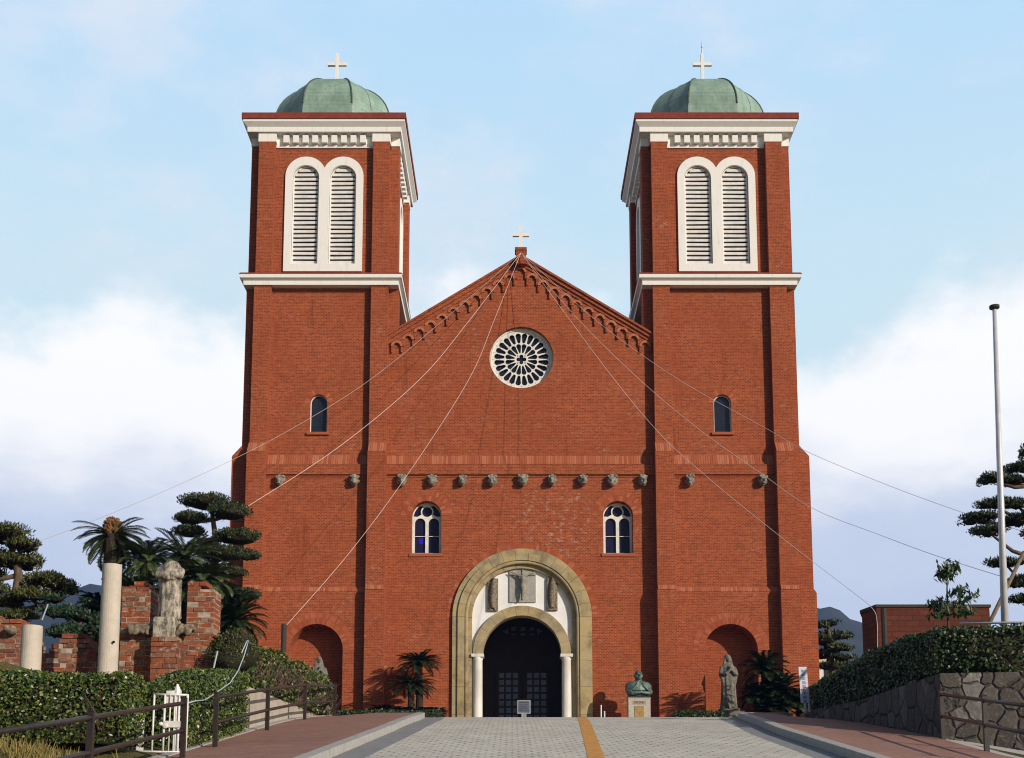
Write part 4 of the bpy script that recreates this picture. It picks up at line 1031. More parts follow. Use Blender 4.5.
# ================================================================== PLANTS
class LV:                                       # leaves as small quads
    def __init__(s): s.q = []
    def add(s, c, nrm, ln, wd, jitter=.8, axis=None):
        """c (n,3) centres, nrm (n,3) facing; rhombic leaves"""
        n = len(c)
        if n == 0: return s
        nn = nrm + np.random.normal(0, jitter, (n, 3)); nn /= np.linalg.norm(nn, axis=1)[:, None]+1e-9
        a = np.random.normal(0, 1, (n, 3)) if axis is None else axis + np.random.normal(0, .35, (n, 3))
        a -= nn*np.sum(a*nn, 1)[:, None]; a /= np.linalg.norm(a, axis=1)[:, None]+1e-9
        b = np.cross(nn, a)
        L_ = (ln*np.random.uniform(.65, 1.25, n))[:, None]; W_ = (wd*np.random.uniform(.7, 1.2, n))[:, None]
        s.q.append(np.stack([c-a*L_/2, c+b*W_/2, c+a*L_/2, c-b*W_/2], 1)); return s
    def raw(s, quads): s.q.append(np.asarray(quads, dtype=float).reshape(-1, 4, 3)); return s
    def mesh(s, name, core=None):
        q = np.concatenate(s.q).reshape(-1, 3); n = len(q)//4
        cv = np.array(core.v, dtype=float).reshape(-1, 3) if core else np.zeros((0, 3)); cf = core.f if core else []
        me = bpy.data.meshes.new(name)
        nl = 4*n + sum(len(f) for f in cf)
        me.vertices.add(len(q)+len(cv)); me.vertices.foreach_set('co', np.concatenate([q, cv]).ravel())
        me.loops.add(nl); li = np.arange(4*n).tolist() + [i+len(q) for f in cf for i in f]; me.loops.foreach_set('vertex_index', li)
        st_ = (np.arange(n)*4).tolist(); k = 4*n
        for f in cf: st_.append(k); k += len(f)
        me.polygons.add(n+len(cf)); me.polygons.foreach_set('loop_start', st_)
        me.polygons.foreach_set('material_index', [0]*n+[1]*len(cf)); me.update(calc_edges=True); me.validate(); return me

def hedge(name, label, path, width, mat, ln=.075, wd=.05, dens=520, group=None, twigs=0, core_in=.09, cat='hedge', tops=None, lumps=.05, side=(1, 1)):
    """path: list of (x, y, zbottom, ztop); clipped hedge of leaves over a dark solid core"""
    lv = LV(); core = MB(); rnd = np.random
    nseg = len(path)-1
    segn = []
    for k in range(nseg):
        d_ = np.array(path[k+1][:2], float)-np.array(path[k][:2], float); d_ /= np.linalg.norm(d_); segn.append(np.array([d_[1], -d_[0]]))
    vn = []
    for k in range(nseg+1):
        if k in (0, nseg): vn.append(segn[0 if k == 0 else -1])
        else: m_ = segn[k-1]+segn[k]; m_ /= np.linalg.norm(m_); vn.append(m_/max(.5, m_.dot(segn[k])))
    for k in range(nseg):
        v0, v1 = vn[k], vn[k+1]
        p0, p1 = np.array(path[k], float), np.array(path[k+1], float)
        d = p1[:2]-p0[:2]; L_ = np.linalg.norm(d); d /= L_; nr = np.array([d[1], -d[0]])
        def lump(a): return lumps*(np.sin(a[:, 0]*3.1+a[:, 2]*2.3)+np.sin(a[:, 1]*2.7-a[:, 2]*4.1))*.5
        hm = max(.3, (p0[3]-p0[2]+p1[3]-p1[2])/2)
        for sgn, fac in ((1, side[0]), (-1, side[1])):
            n = int(L_*hm*dens*fac); u = rnd.uniform(0, 1, n); v = rnd.uniform(0, 1, n)**.9
            zb = p0[2]+(p1[2]-p0[2])*u; zt = p0[3]+(p1[3]-p0[3])*u
            nx_ = v0[0]+(v1[0]-v0[0])*u; ny_ = v0[1]+(v1[1]-v0[1])*u; c = np.stack([p0[0]+d[0]*L_*u+sgn*nx_*width/2, p0[1]+d[1]*L_*u+sgn*ny_*width/2, zb+(zt-zb)*v], 1)
            off = rnd.uniform(-.12, .035, n)+lump(c); c[:, 0] += sgn*nr[0]*off; c[:, 1] += sgn*nr[1]*off
            lv.add(c, np.tile([sgn*nr[0], sgn*nr[1], .35], (n, 1)), ln, wd)
        n = int(L_*width*dens*1.2); u = rnd.uniform(0, 1, n); v = rnd.uniform(-.5, .5, n); zt = p0[3]+(p1[3]-p0[3])*u
        nx_ = v0[0]+(v1[0]-v0[0])*u; ny_ = v0[1]+(v1[1]-v0[1])*u; c = np.stack([p0[0]+d[0]*L_*u+nx_*width*v, p0[1]+d[1]*L_*u+ny_*width*v, zt], 1)
        c[:, 2] += rnd.uniform(-.09, .05, n)+lump(c)-.05*(np.abs(v)*2)**4
        lv.add(c, np.tile([0, 0, 1.], (n, 1)), ln, wd)
        for e, pp, sg in ((0, p0, -1), (1, p1, 1)):
            if (k == 0 and e == 0) or (k == nseg-1 and e == 1):
                n = int(width*hm*dens); v = rnd.uniform(-.5, .5, n); h = rnd.uniform(0, 1, n)
                c = np.stack([pp[0]+nr[0]*width*v, pp[1]+nr[1]*width*v, pp[2]+(pp[3]-pp[2])*h], 1); off = rnd.uniform(-.12, .04, n); c[:, 0] += sg*d[0]*off; c[:, 1] += sg*d[1]*off
                lv.add(c, np.tile([sg*d[0], sg*d[1], .3], (n, 1)), ln, wd)
        w2 = width/2-core_in; e0 = core_in if k == 0 else 0; e1 = core_in if k == nseg-1 else 0
        r_ = []
        for pp, e, nr in ((p0, e0, v0), (p1, -e1, v1)):
            x, y = pp[0]+d[0]*e, pp[1]+d[1]*e; zb, zt = pp[2], pp[3]-core_in
            r_.append([(x+nr[0]*w2, y+nr[1]*w2, zb), (x-nr[0]*w2, y-nr[1]*w2, zb), (x-nr[0]*w2, y-nr[1]*w2, zt), (x+nr[0]*w2, y+nr[1]*w2, zt)])
        core.loft(r_)
    org = Vector((path[0][0], path[0][1], path[0][2]))
    me = lv.mesh(name, core); o = link(name, me, [mat, M_core], origin=org); tag(o, label, cat, group)
    if twigs:
        t = MB(); rr = random.Random(11)
        for i in range(twigs):
            k = rr.randrange(nseg); p0, p1 = path[k], path[k+1]; u = rr.random(); x = p0[0]+(p1[0]-p0[0])*u; y = p0[1]+(p1[1]-p0[1])*u; zb = p0[2]+(p1[2]-p0[2])*u; zt = p0[3]+(p1[3]-p0[3])*u
            d = Vector((p1[0]-p0[0], p1[1]-p0[1], 0)).normalized(); nr = Vector((d.y, -d.x, 0)); a = Vector((x, y, zb+(zt-zb)*rr.uniform(.0, .5))) + nr*width*rr.choice((-.42, .42))
            b = a + Vector((rr.uniform(-.3, .3), rr.uniform(-.3, .3), rr.uniform(.15, .6))) + nr*rr.uniform(-.1, .1); m_ = (a+b)/2 + Vector((rr.uniform(-.08, .08), rr.uniform(-.08, .08), 0))
            t.tube([a, m_, b], [.012, .009, .004], 5)
        t.build('twigs', M_twig, o)
    return o
def ellpts(n, c, r, up=.15, shell=.28):
    d = np.random.normal(0, 1, (n*2, 3)); d /= np.linalg.norm(d, axis=1)[:, None]; d = d[(d[:, 2] > -up-np.random.uniform(0, .5, n*2))][:n]
    s = 1-np.random.uniform(0, 1, len(d))**1.6*shell
    ph = np.arctan2(d[:, 1], d[:, 0]); s *= 1+.10*np.sin(3*ph+c[0]*7)+.07*np.sin(7*ph+c[2]*5)
    return np.array(c)+d*np.array(r)*s[:, None], d/np.array(r)*np.mean(r)
def padtree(name, label, base, trunk, pads, mat, cat='tree', group=None, ln=.13, wd=.045, dens=1300, tr=.14, limbfrom=None, corescale=.62, part=True, lobes=0):
    """trunk: list of points base to top; pads: list of (x,y,z,rx,ry,rz)"""
    t = thing(name, label, cat, base, group)
    tk = MB(); m = len(trunk); tk.tube(trunk, [tr*(1-.72*i/(m-1)) for i in range(m)], 10)
    T = [Vector(p) for p in trunk]
    for p in pads:
        q = Vector(p[:3]); best = min(range(m), key=lambda i: (T[i]-q).length + max(0, T[i].z-q.z+.1)*3)
        a = T[best]; c = a.lerp(q, .55) + Vector((0, 0, -.12*(q-a).length)); 
        if (q-a).length > .15: tk.tube([a, c, q-Vector((0, 0, p[5]*.25))], [tr*.42, tr*.3, tr*.16], 7)
        for j in range(5):
            an = random.uniform(0, 2*PI); tk.tube([q-Vector((0, 0, p[5]*.3)), q+Vector((math.cos(an)*p[3]*.62, math.sin(an)*p[4]*.62, -p[5]*.15))], [tr*.14, tr*.05], 5)
    tk.build('trunk', M_bark, t, smooth=True)
    lv = LV(); core = MB()
    for i, p in enumerate(pads):
        n = int(dens*(p[3]*p[4]+.6*p[5]*(p[3]+p[4])))
        if lobes:
            for j in range(lobes):
                an = 2*PI*(j+random.random()*.7)/lobes; q_ = random.uniform(.30, .66) if j else 0; f_ = random.uniform(.40, .60)
                cc = (p[0]+math.cos(an)*q_*p[3], p[1]+math.sin(an)*q_*p[4], p[2]+random.uniform(-.30, .38)*p[5]); rr_ = (p[3]*f_, p[4]*f_, p[5]*random.uniform(.55, .85))
                c, nr = ellpts(int(n*1.25/lobes), cc, rr_, shell=.45); lv.add(c, nr*.4+np.array([0, 0, .3]), ln, wd, 1.0, axis=nr*.8+np.array([0, 0, .7]))
                core.ell(Vector(cc)+Vector((0, 0, -.15*rr_[2])), tuple(v_*corescale*.8 for v_ in rr_), nu=9, nv=6, bump=.2, seed=i*9+j)
            continue
        c, nr = ellpts(n, p[:3], p[3:6])
        lv.add(c, nr*.4+np.array([0, 0, .3]), ln, wd, 1.0, axis=nr*.8+np.array([0, 0, .7]))
        core.ell(Vector(p[:3])+Vector((0, 0, -.05*p[5])), (p[3]*corescale, p[4]*corescale, p[5]*corescale), nu=12, nv=7, bump=.18, seed=i)
    link('crown', lv.mesh('crown', core), [mat, M_core], t); return t
def padpx(lst, y, ry=None, kd=1.0):
    out = []
    for px, py, rx, rz, dy in lst:
        Y = y+dy; p = P(px, py, Y); s = PPM(Y, p.z); out.append((p.x, p.y, p.z, rx/s, rx/s*.85, rz/s*kd))
    return out
def frond(q, base, az, el, ln, droop, nl=26, lw=.022, ll=.16, twist=0):
    """quads of one sago frond: rachis strip and two rows of leaflets"""
    pts = []; p = Vector(base); e = el; seg = ln/nl; h = Vector((math.cos(az), math.sin(az), 0)); sd_ = Vector((-math.sin(az), math.cos(az), 0))
    for i in range(nl+1):
        d = h*math.cos(e)+Vector((0, 0, math.sin(e))); up = -h*math.sin(e)+Vector((0, 0, math.cos(e))); pts.append((p.copy(), d, up)); p = p+d*seg; e -= droop/nl*(.5+1.0*i/nl)
    for i in range(nl):
        a, d, up = pts[i]; b = pts[i+1][0]; w = .012*(1-i/nl)+.004
        q.append([a-sd_*w, a+sd_*w, b+sd_*w, b-sd_*w])
        f = i/nl; L_ = ll*min(1, .35+f*3)*min(1, (1-f)*3.2+.15)*random.uniform(.9, 1.1)
        for s in (-1, 1):
            tip = a + sd_*s*L_*.86 + d*L_*.45 + up*L_*.22 + Vector((0, 0, -.06*L_)); m_ = (a+tip)/2+up*L_*.06
            q.append([a, m_-d*lw*.5, tip, m_+d*lw*.5])
def sago(name, label, base, heads, mat, cat='sago palm', group=None, nf=34, cone=None, tr=.16, ll=.16, lw=.03, droop=(55, 85), azr=None):
    """heads: (x, y, z, radius, trunkfoot or None)"""
    t = thing(name, label, cat, base, group); tk = MB(); Q = []
    for (x, y, z, r, ft, lo, hi) in heads:
        if ft is not None:
            f = Vector(ft); m_ = (f+Vector((x, y, z)))/2+Vector((random.uniform(-.05, .05), 0, 0)); tk.tube([f, m_, (x, y, z)], [tr*1.15, tr, tr*.85], 10)
            rr = random.Random(int(abs(x*100)))
            for i in range(60):
                u = rr.random(); a = rr.uniform(0, 2*PI); c = f.lerp(Vector((x, y, z)), u); d = Vector((math.cos(a), math.sin(a), .5)); tk.tube([c+d*tr*.75, c+d*tr*1.25], [.035, .012], 4)
        for i in range(nf):
            az = 2*PI*i*.381966+random.uniform(-.15, .15)
            if azr: az = R(azr[0]+(azr[1]-azr[0])*((i*.381966) % 1))
            u = (i+.5)/nf; el = R(lo+(hi-lo)*u**.8)+random.uniform(-.08, .08)
            frond(Q, (x, y, z), az, el, r*random.uniform(.88, 1.12), R(random.uniform(*droop)), ll=ll, lw=lw)
    if tk.v: tk.build('trunk', M_cycbark, t)
    link('fronds', LV().raw(Q).mesh('fronds'), [mat], t)
    if cone:
        cn = MB(); c = Vector(cone[:3]); rr = random.Random(2)
        for i in range(170):
            u = rr.random(); a = rr.uniform(0, 2*PI); r = cone[3]*math.sin(PI*(.12+.83*u))**.7; b = c+Vector((math.cos(a)*r*.8, math.sin(a)*r*.8, (u-.4)*cone[4])); d = Vector((math.cos(a), math.sin(a), .6)); cn.tube([b, b+d*.09], [.04, .012], 4)
        cn.ell(c+Vector((0, 0, .1*cone[4])), (cone[3]*.8, cone[3]*.8, cone[4]*.5)); cn.build('cone', M_cone, t)
    return t

# ---- left side: hedges, gate, walls
E_LEFT = -5.0
hedge('hedge', 'clipped green hedge along the left in front of the white columns, above the brown handrail', [(-12.5, 17.9, 1.25, 2.17), (-9.0, 17.95, 1.22, 2.20), (-5.42, 17.95, 1.20, 2.17)], .95, M_hedge, .056, .036, 1450, twigs=60)
hedge('hedge', 'leafy hedge block right of the white gate, in front of the ruined brick pillar', [(-5.45, 19.35, g(19.35)+.05, 2.18), (-5.42, 20.6, g(20.6)+.05, 2.50), (-5.42, 22.0, g(22)+.05, 2.78), (-5.42, 23.45, g(23.4)+.05, 2.93)], .86, M_hedge, .056, .036, 1450, twigs=25)
hedge('hedge', 'loose hedge with bare reddish twigs above the pale sloping retaining wall', [(-5.66, 25.3, 2.76, 3.80), (-5.55, 27, 2.82, 3.90), (-5.42, 29, 2.88, 3.94), (-5.30, 31, 2.94, 3.94), (-5.18, 33.7, 3.05, 3.90)], .80, M_hedge, .09, .055, 330, twigs=420, core_in=.2, lumps=.12)
# retaining wall, pale concrete with panel joints
def retaining():
    mb = MB(); ys = [23.6, 26.3, 29.0, 31.4, 34.2]
    for a, b in zip(ys, ys[1:]):
        r_ = []
        for y in (a+.008, b-.008):
            zt = 2.74 + max(0, y-23.6)*.028
            r_.append([(-5.38, y, g(y)-.3), (-5.13, y, g(y)-.3), (-5.13, y, max(zt, g(y)+.14)), (-5.38, y, max(zt, g(y)+.14))])
        mb.loft(r_)
    o = mb.build('retaining_wall', M_conc, origin=(-5.2, 23.6, g(23.6))); tag(o, 'low pale concrete retaining wall tapering away beside the left pavement', 'wall')
retaining()
def handrail(label, posts, h=.86, low=.42, ext=None, group='brown handrails along the pavements'):
    t = thing('handrail', label, 'handrail', posts[0], group); pts = [Vector(p) for p in posts]
    for p in pts:
        m = MB(); m.box(p.x-.035, p.x+.035, p.y-.035, p.y+.035, p.z-.1, p.z+h+.03); m.slab(p.x, p.y, .04, p.z+h+.031, .025, p.z+h+.055); m.build('post', M_rail, t)
    for hh in (h-.03, low):
        q = [p+Vector((0, 0, hh)) for p in pts]
        if ext: q.append(Vector(ext)+Vector((0, 0, hh)))
        MB().tube(q, .030, 8).build('rail', M_rail, t, smooth=True)
gp = lambda x, y: (x, y, g(y)+.01)
handrail('brown steel handrail in front of the pale retaining wall, nearest the church', [gp(-4.70, 33.0), gp(-4.69, 28.2), gp(-4.69, 23.9), gp(-4.68, 19.7)], .85)
handrail('brown steel handrail crossing in front of the white gate, running off at left', [gp(-4.66, 17.7), gp(-4.66, 13.8), gp(-4.66, 9.9)], .84)
handrail('brown steel handrail before the rubble stone wall at right', [(7.66, 22.2, g(22.2)-.02), (7.40, 19.5, g(19.5)-.02), (7.15, 16.6, g(16.6)-.02)], .84)
# white gate
def gate():
    y = 18.62; gz = g(y)+.06
    t = thing('gate', 'white metal garden gate with vertical bars between the two left hedges', 'gate', (P(155, 751, y).x, y, gz))
    X = lambda px: PX(px, 720, y)
    zb, zt = PZ(751, y), PZ(694.3, y)
    f = MB(); r = .016
    f.tube([(X(123.5), y, zb), (X(186.5), y, zb-.02)], r, 8); f.tube([(X(153.5), y, zt), (X(186.8), y, zt-.01)], r, 8)
    f.tube([(X(186.5), y, gz), (X(186.8), y, zt)], r*1.2, 8); f.tube([(X(153), y, zb), (X(153.5), y, zt)], r, 8); f.tube([(X(123), y, gz-.1), (X(125), y, PZ(728, y)), (X(125), y, zt-.1)], r, 8)
    f.build('frame', M_whitemetal, t, smooth=True)
    for px in (164, 169.5, 174, 178.2, 129.5, 133.5): 
        b = MB(); b.tube([(X(px), y, zb), (X(px)+.004, y, zt)], .011 if px != 164 else .018, 7); b.build('bar', M_whitemetal, t, smooth=True)
    b = MB(); b.box(X(136.5), X(142), y+.03, y+.13, gz-.15, zt-.35); b.build('post', M_whitemetal, t)
    l = MB(); l.box(X(165), X(181), y-.03, y+.012, PZ(727.5, y), PZ(721, y)); l.ell((X(161.5), y-.03, PZ(724, y)), (.035, .03, .03)); l.ell((X(166), y-.03, PZ(726, y)), (.045, .02, .04)); l.build('latch', M_whitemetal, t)
    l = MB(); l.box(X(165), X(172.5), y+.02, y+.05, PZ(703, y), PZ(690.5, y)); l.tube([(X(175.5), y+.06, gz), (X(175.5), y+.06, PZ(690, y)), (X(175), y+.06, PZ(683.5, y))], [.045, .05, .012], 8); l.box(X(172), X(179), y+.03, y+.09, PZ(694, y), PZ(690, y)); l.build('finial_post', M_whitemetal, t)
gate()
# ruined brick wall fragment with statue
def bricks(mb, x0, x1, y0, y1, z0, z1, bh=.108, bl=.25, ragged=.0, rnd=None, topf=None):
    rnd = rnd or random.Random(1); z = z0; row = 0
    while z < z1-.02:
        h = bh*rnd.uniform(.93, 1.05); h_ = h; x = x0 - (bl*.5 if row % 2 else 0)*rnd.uniform(.8, 1.1)
        while x < x1-.01:
            L_ = bl*rnd.choice((1, 1, 1, .55))*rnd.uniform(.9, 1.1); a, b = max(x, x0), min(x+L_, x1)
            ok = b-a > .03 and (topf is None or z+h*.6 < topf((a+b)/2))
            if ok:
                j = lambda: rnd.uniform(-.012, .012)
                mb.box(a+.008, b-.008, y0+j()+ (.0 if rnd.random() > .08 else .03), y1+j(), z+.008, z+h-.008)
            x += L_
        z += h; row += 1
def ruin():
    y = 25.0; rnd = random.Random(4); gz = 2.72; sc = PPM(y, 4)
    t = thing('ruined_wall', 'fragment of old red brick wall with two broken piers around a weathered statue', 'ruin', (PX(168, 600, y), y, gz))
    X = lambda px, yy=y: PX(px, 620, yy)
    zt = PZ(581.5, y); zm = PZ(638, y)
    b = MB()
    bricks(b, X(120.6), X(149.5), y, y+.62, zm, zt, rnd=rnd, topf=lambda x: zt-.0-(.10 if x > X(140) else .05)*rnd.random())
    bricks(b, X(186), X(213.5), y, y+.62, zm, zt+.02, rnd=rnd, topf=lambda x: zt-(.14 if x > X(204) else .03))
    bricks(b, X(120.6), X(213.5), y+.0, y+.62, gz, zm, rnd=rnd)
    b.build('brickwork', M_ruin, t)
    c = MB(); c.box(X(121.0), X(149.1), y+.012, y+.6, gz, zt-.16); c.box(X(186.4), X(213.1), y+.012, y+.6, gz, zt-.16); c.box(X(121), X(213.1), y+.0125, y+.6, gz, zm-.03); c.box(X(149), X(186.5), y+.34, y+.6, gz, PZ(630, y)); c.build('mortar', M_ruinmortar, t)
    p = MB(); bricks(p, X(152, y-.4), X(180, y-.4), y-.42, y-.01, gz-.4, PZ(637.5, y-.4), rnd=rnd); p.box(X(152.5, y-.4), X(179.6, y-.4), y-.408, y+.1, gz-.4, PZ(638, y-.4)-.04); p.build('brick_pedestal', M_ruin, t)
    s = MB(); s.box(X(157), X(179), y-.34, y+.25, PZ(637.5, y-.3), PZ(619, y)); 
    link('corbel_block', sculpt(s, .03, 1), M_oldstatue, t)
    for a, e in ((130, 156), (171.5, 196)):
        s = MB(); rr = random.Random(a)
        s.box(X(a), X(e), y-.16, y+.05, PZ(631, y), PZ(626.5, y)-.02)
        s.box(X(a), X(e), y-.2, y+.05, PZ(627, y)-.02, PZ(625.3, y))
        for i in range(26):
            r1 = rr.uniform(.025, .06); s.ell((rr.uniform(X(a)+.03, X(e)-.03), y-.16-rr.uniform(0, .06), PZ(rr.uniform(628, 635.5), y)), (r1, r1, r1*rr.uniform(.8, 1.6)), nu=8, nv=6)
        link('carved_capital', sculpt(s, .024, 1), M_relief, t, smooth=True)
    # the statue standing on it
    ys = y-.08; zb = PZ(620, ys); H = PZ(562, ys)-zb; cx = X(169.2, ys)
    s = MB(); n = 40; rings = []; rr = random.Random(8)
    for f, rx, am in ((0, .215, .05), (.04, .235, .08), (.2, .215, .10), (.45, .215, .09), (.62, .22, .07), (.68, .235, .03), (.70, .20, 0)):
        rings.append([(rx*math.cos(2*PI*i/n)*(1+am*math.sin(11*2*PI*i/n+f*3)), rx*.75*math.sin(2*PI*i/n)*(1+am*math.sin(11*2*PI*i/n+f*3)), f*H) for i in range(n)])
    s.loft(rings)
    # bowed, hooded upper body with folded arms
    s.ell((0, -.02, .82*H), (.26, .22, .155*H)); s.ell((.02, -.06, .91*H), (.18, .18, .10*H)); s.ell((-.02, -.16, .85*H), (.11, .11, .09*H))
    for q in (-1, 1): s.tube([(q*.22, -.02, .86*H), (q*.22, -.16, .74*H), (q*.04, -.25, .76*H)], [.075, .075, .05], 8)
    for i in range(4): s.tube([(-.20+.03*i, -.18-.01*i, (.80-.035*i)*H), (0, -.25, (.78-.04*i)*H), (.20-.03*i, -.17, (.83-.04*i)*H)], .026, 6)
    me = place_mesh(sculpt(s, .024, 1), (cx, ys, zb), R(6)); o = link('statue', me, M_oldstatue, origin=(cx, ys, zb), smooth=True)
    tag(o, 'blackened weathered stone statue of a hooded figure between broken brick piers', 'statue')
    # low broken wall to the left
    b = MB(); yw = 26.2; Xw = lambda px: PX(px, 640, yw)
    tops = [(-40, 612), (10, 617), (28, 622), (34, 648), (42, 652), (48, 648), (62, 634), (76, 632), (90, 645), (104, 652), (118, 648)]
    def tf(x):
        px = 512 + x/yw*FPX*(ct+.07*st) if False else None
        for (a, b1), (c, d) in zip(tops, tops[1:]):
            xa, xb = Xw(a), Xw(c)
            if xa <= x <= xb: return PZ(b1+(d-b1)*(x-xa)/(xb-xa), yw)
        return PZ(640, yw)
    t2 = thing('ruined_wall', 'low broken old brick wall behind the two white columns', 'ruin', (Xw(60), yw, gz))
    bricks(b, Xw(-40), Xw(118), yw, yw+.5, gz-.1, PZ(610, yw), rnd=rnd, topf=tf); b.build('brickwork', M_ruin, t2)
    c = MB()
    for i in range(16):
        a, e = Xw(-40+i*9.875), Xw(-40+(i+1)*9.875); c.box(a, e-.001, yw+.012, yw+.47, gz-.1, min(tf(a+.01), tf(e-.01))-.15)
    c.build('mortar', M_ruinmortar, t2)
    s = MB(); q = P(11, 630, yw-.1); s.ell(q, (.13, .15, .11)); s.ell(q+Vector((-.05, -.12, .02)), (.06, .08, .07)); o = link('carved_stone', sculpt(s, .02, 1), M_relief, origin=q, smooth=True); tag(o, 'small dark carved stone on the broken wall left of the short column', 'stone')
ruin()
def column(px0, px1, pyt, y, label, holes=0):
    a, b = P(px0, pyt, y), P(px1, pyt, y); cx = (a.x+b.x)/2; r = (b.x-a.x)/2; gz = 2.0
    c = MB(); n = 28; H = a.z-gz
    c.lathe([(r*1.05, 0), (r*1.04, H*.3), (r, H*.97), (r*.985, H)], (cx, y, gz), n)
    o = c.build('stone_column', M_concol, origin=(cx, y, gz), smooth=False); tag(o, label, 'column', 'speckled stone columns by the ruined wall')
    if holes:
        d = MB(); p0 = P((px0+px1)/2+4*.3, pyt+77, y-r*.99); d.ell(p0, (.028, .02, .028)); d.build('pin_hole', M_void, o)
column(103.0, 121.8, 565, 24.3, 'tall cylindrical pale stone column just left of the ruined brick pier', 1)
column(22.5, 42.5, 626, 24.3, 'short cylindrical pale stone stump near the left edge')
# dry grass on the bank
def grass():
    n = 9000; x = np.random.uniform(-9.5, -5.25, n); y = np.random.uniform(12.0, 17.6, n); keep = np.random.uniform(0, 1, n) < .45+.5*np.sin(x*3+y*2)
    x, y = x[keep], y[keep]; Q = []
    for a, b in zip(x, y):
        z = height(a, b); h = random.uniform(.06, .20); an = random.uniform(0, 2*PI); d = Vector((math.cos(an), math.sin(an), 0))*.012; lean = Vector((random.uniform(-.08, .08), random.uniform(-.08, .08), h)); p = Vector((a, b, z-.02)); Q.append([p-d, p+d, p+lean+d*.2, p+lean-d*.2])
    o = link('dry_grass', LV().raw(Q).mesh('dry_grass'), [M_grass]); o['kind'] = 'stuff'; o['label'] = 'yellowed dry grass on the bank below the left hedge'; o['category'] = 'grass'
grass()

# ---- trees and shrubs on the left
padtree('pine_tree', 'garden pine with olive flat clipped layers at the left edge', (PX(14, 600, 31), 31, 2.7),
        [(PX(14, 640, 31), 31, 2.7), P(16, 600, 31), P(19, 575, 31), P(14, 556, 31), P(8, 540, 31)],
        padpx([(2, 535, 36, 11, 0), (24, 547, 22, 9, -.3), (19, 562, 31, 10, .2), (-14, 555, 30, 9, 0), (-20, 575, 30, 9, .3)], 31), M_pine, dens=2600, tr=.17, ln=.12, wd=.035, lobes=7)
padtree('pine_tree', 'low spreading clipped pine in front of the taller one, leaning right', (PX(0, 640, 29.5), 29.5, 2.7),
        [(PX(-6, 660, 29.5), 29.5, 2.7), P(5, 626, 29.5), P(22, 611, 29.5), P(40, 606, 29.5), P(56, 597, 29.5)],
        padpx([(50, 583, 31, 10, 0), (30, 595, 28, 10, -.3), (66, 591, 17, 7, .2), (8, 602, 20, 9, 0), (20, 617, 25, 8, -.4), (-10, 590, 25, 9, .3)], 29.5), M_pine, dens=2600, tr=.13, ln=.12, wd=.035, lobes=7)
padtree('juniper', 'dark blue-green spreading juniper behind the low broken wall', (PX(78, 640, 27.6), 27.6, 2.72),
        [(PX(78, 660, 27.6), 27.6, 2.72), P(78, 640, 27.6), P(80, 625, 27.6)],
        padpx([(62, 612, 22, 10, .6), (84, 618, 24, 9, .3), (72, 632, 30, 12, 0), (98, 630, 14, 9, -.2), (55, 600, 16, 7, .9), (88, 603, 12, 6, .9)], 27.6), M_junip, 'shrub', dens=2000, tr=.08, ln=.10, wd=.045, lobes=6)
padtree('cloud_pruned_tree', 'dark cloud-pruned tree with round pads stacked beside the left tower', (PX(212, 640, 34), 34, g(34)),
        [(PX(214, 660, 34), 34, g(34)), P(213, 600, 34), P(214, 566, 34), P(216, 540, 34), P(213, 520, 34), P(211, 504, 34)],
        padpx([(206, 502, 26, 8.5, 0), (229, 511.5, 22, 9, -.3), (191, 518, 18, 7, .1), (237, 536.5, 23, 8.5, 0), (222, 553, 25, 9, -.3), (246, 555, 16, 6, .2), (226, 572, 21, 6, 0), (240, 595, 23, 7, 0), (189, 531, 17, 7, .3), (203, 546, 16, 7, .5)], 34), M_podo, dens=3000, tr=.15, ln=.075, wd=.035, corescale=.8)
def sagopx(px, py, y, r, foot=True, lo=-20, hi=80, gz=2.72, fpx=None):
    p = P(px, py, y); s = PPM(y, p.z); return (p.x, p.y, p.z, r/s, ((PX(fpx or px, 650, y), y+.05, gz) if foot else None), lo, hi)
y = 28.3; q = P(112.5, 529, y-.02)
sago('sago_palm', 'tall sago palm with an orange-brown cone behind the tall white column', (PX(114, 650, y), y, 2.72), [sagopx(112.5, 535, y, 40, True, -62, 38)], M_cycadl, cone=(q.x, q.y, q.z, .17, .36), nf=44, ll=.17, lw=.045, tr=.20, azr=(-35, 215), droop=(35, 65))
sago('sago_palm', 'dense dark sago palm with many fronds right behind the ruined piers', (PX(165, 650, 28.6), 28.6, 2.72), [sagopx(147, 562, 28.4, 42, True, -40, 62), sagopx(184, 560, 28.9, 44, True, -40, 62), sagopx(205, 580, 28.2, 34, True, -40, 62), sagopx(135, 592, 28.0, 32, True, -40, 62)], M_cycadl, nf=44, ll=.20, lw=.045)
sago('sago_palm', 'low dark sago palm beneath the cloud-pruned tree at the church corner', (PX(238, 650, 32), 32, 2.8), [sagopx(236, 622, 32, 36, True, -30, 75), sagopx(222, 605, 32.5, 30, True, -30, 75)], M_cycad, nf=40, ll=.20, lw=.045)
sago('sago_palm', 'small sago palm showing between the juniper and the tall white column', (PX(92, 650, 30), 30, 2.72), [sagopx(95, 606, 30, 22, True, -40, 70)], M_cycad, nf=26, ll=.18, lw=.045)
padtree('round_bush', 'rounded olive-green clipped bush right of the ruined brick pier', (PX(236, 672, 26.0), 26.0, 2.72), [(PX(236, 680, 26), 26, 2.72), P(236, 672, 26), P(236, 655, 26)], padpx([(236, 650, 24, 21, 0), (228, 657, 19, 17, -.2)], 25.0), M_bush, 'bush', dens=4200, tr=.06, ln=.055, wd=.025, corescale=.88)
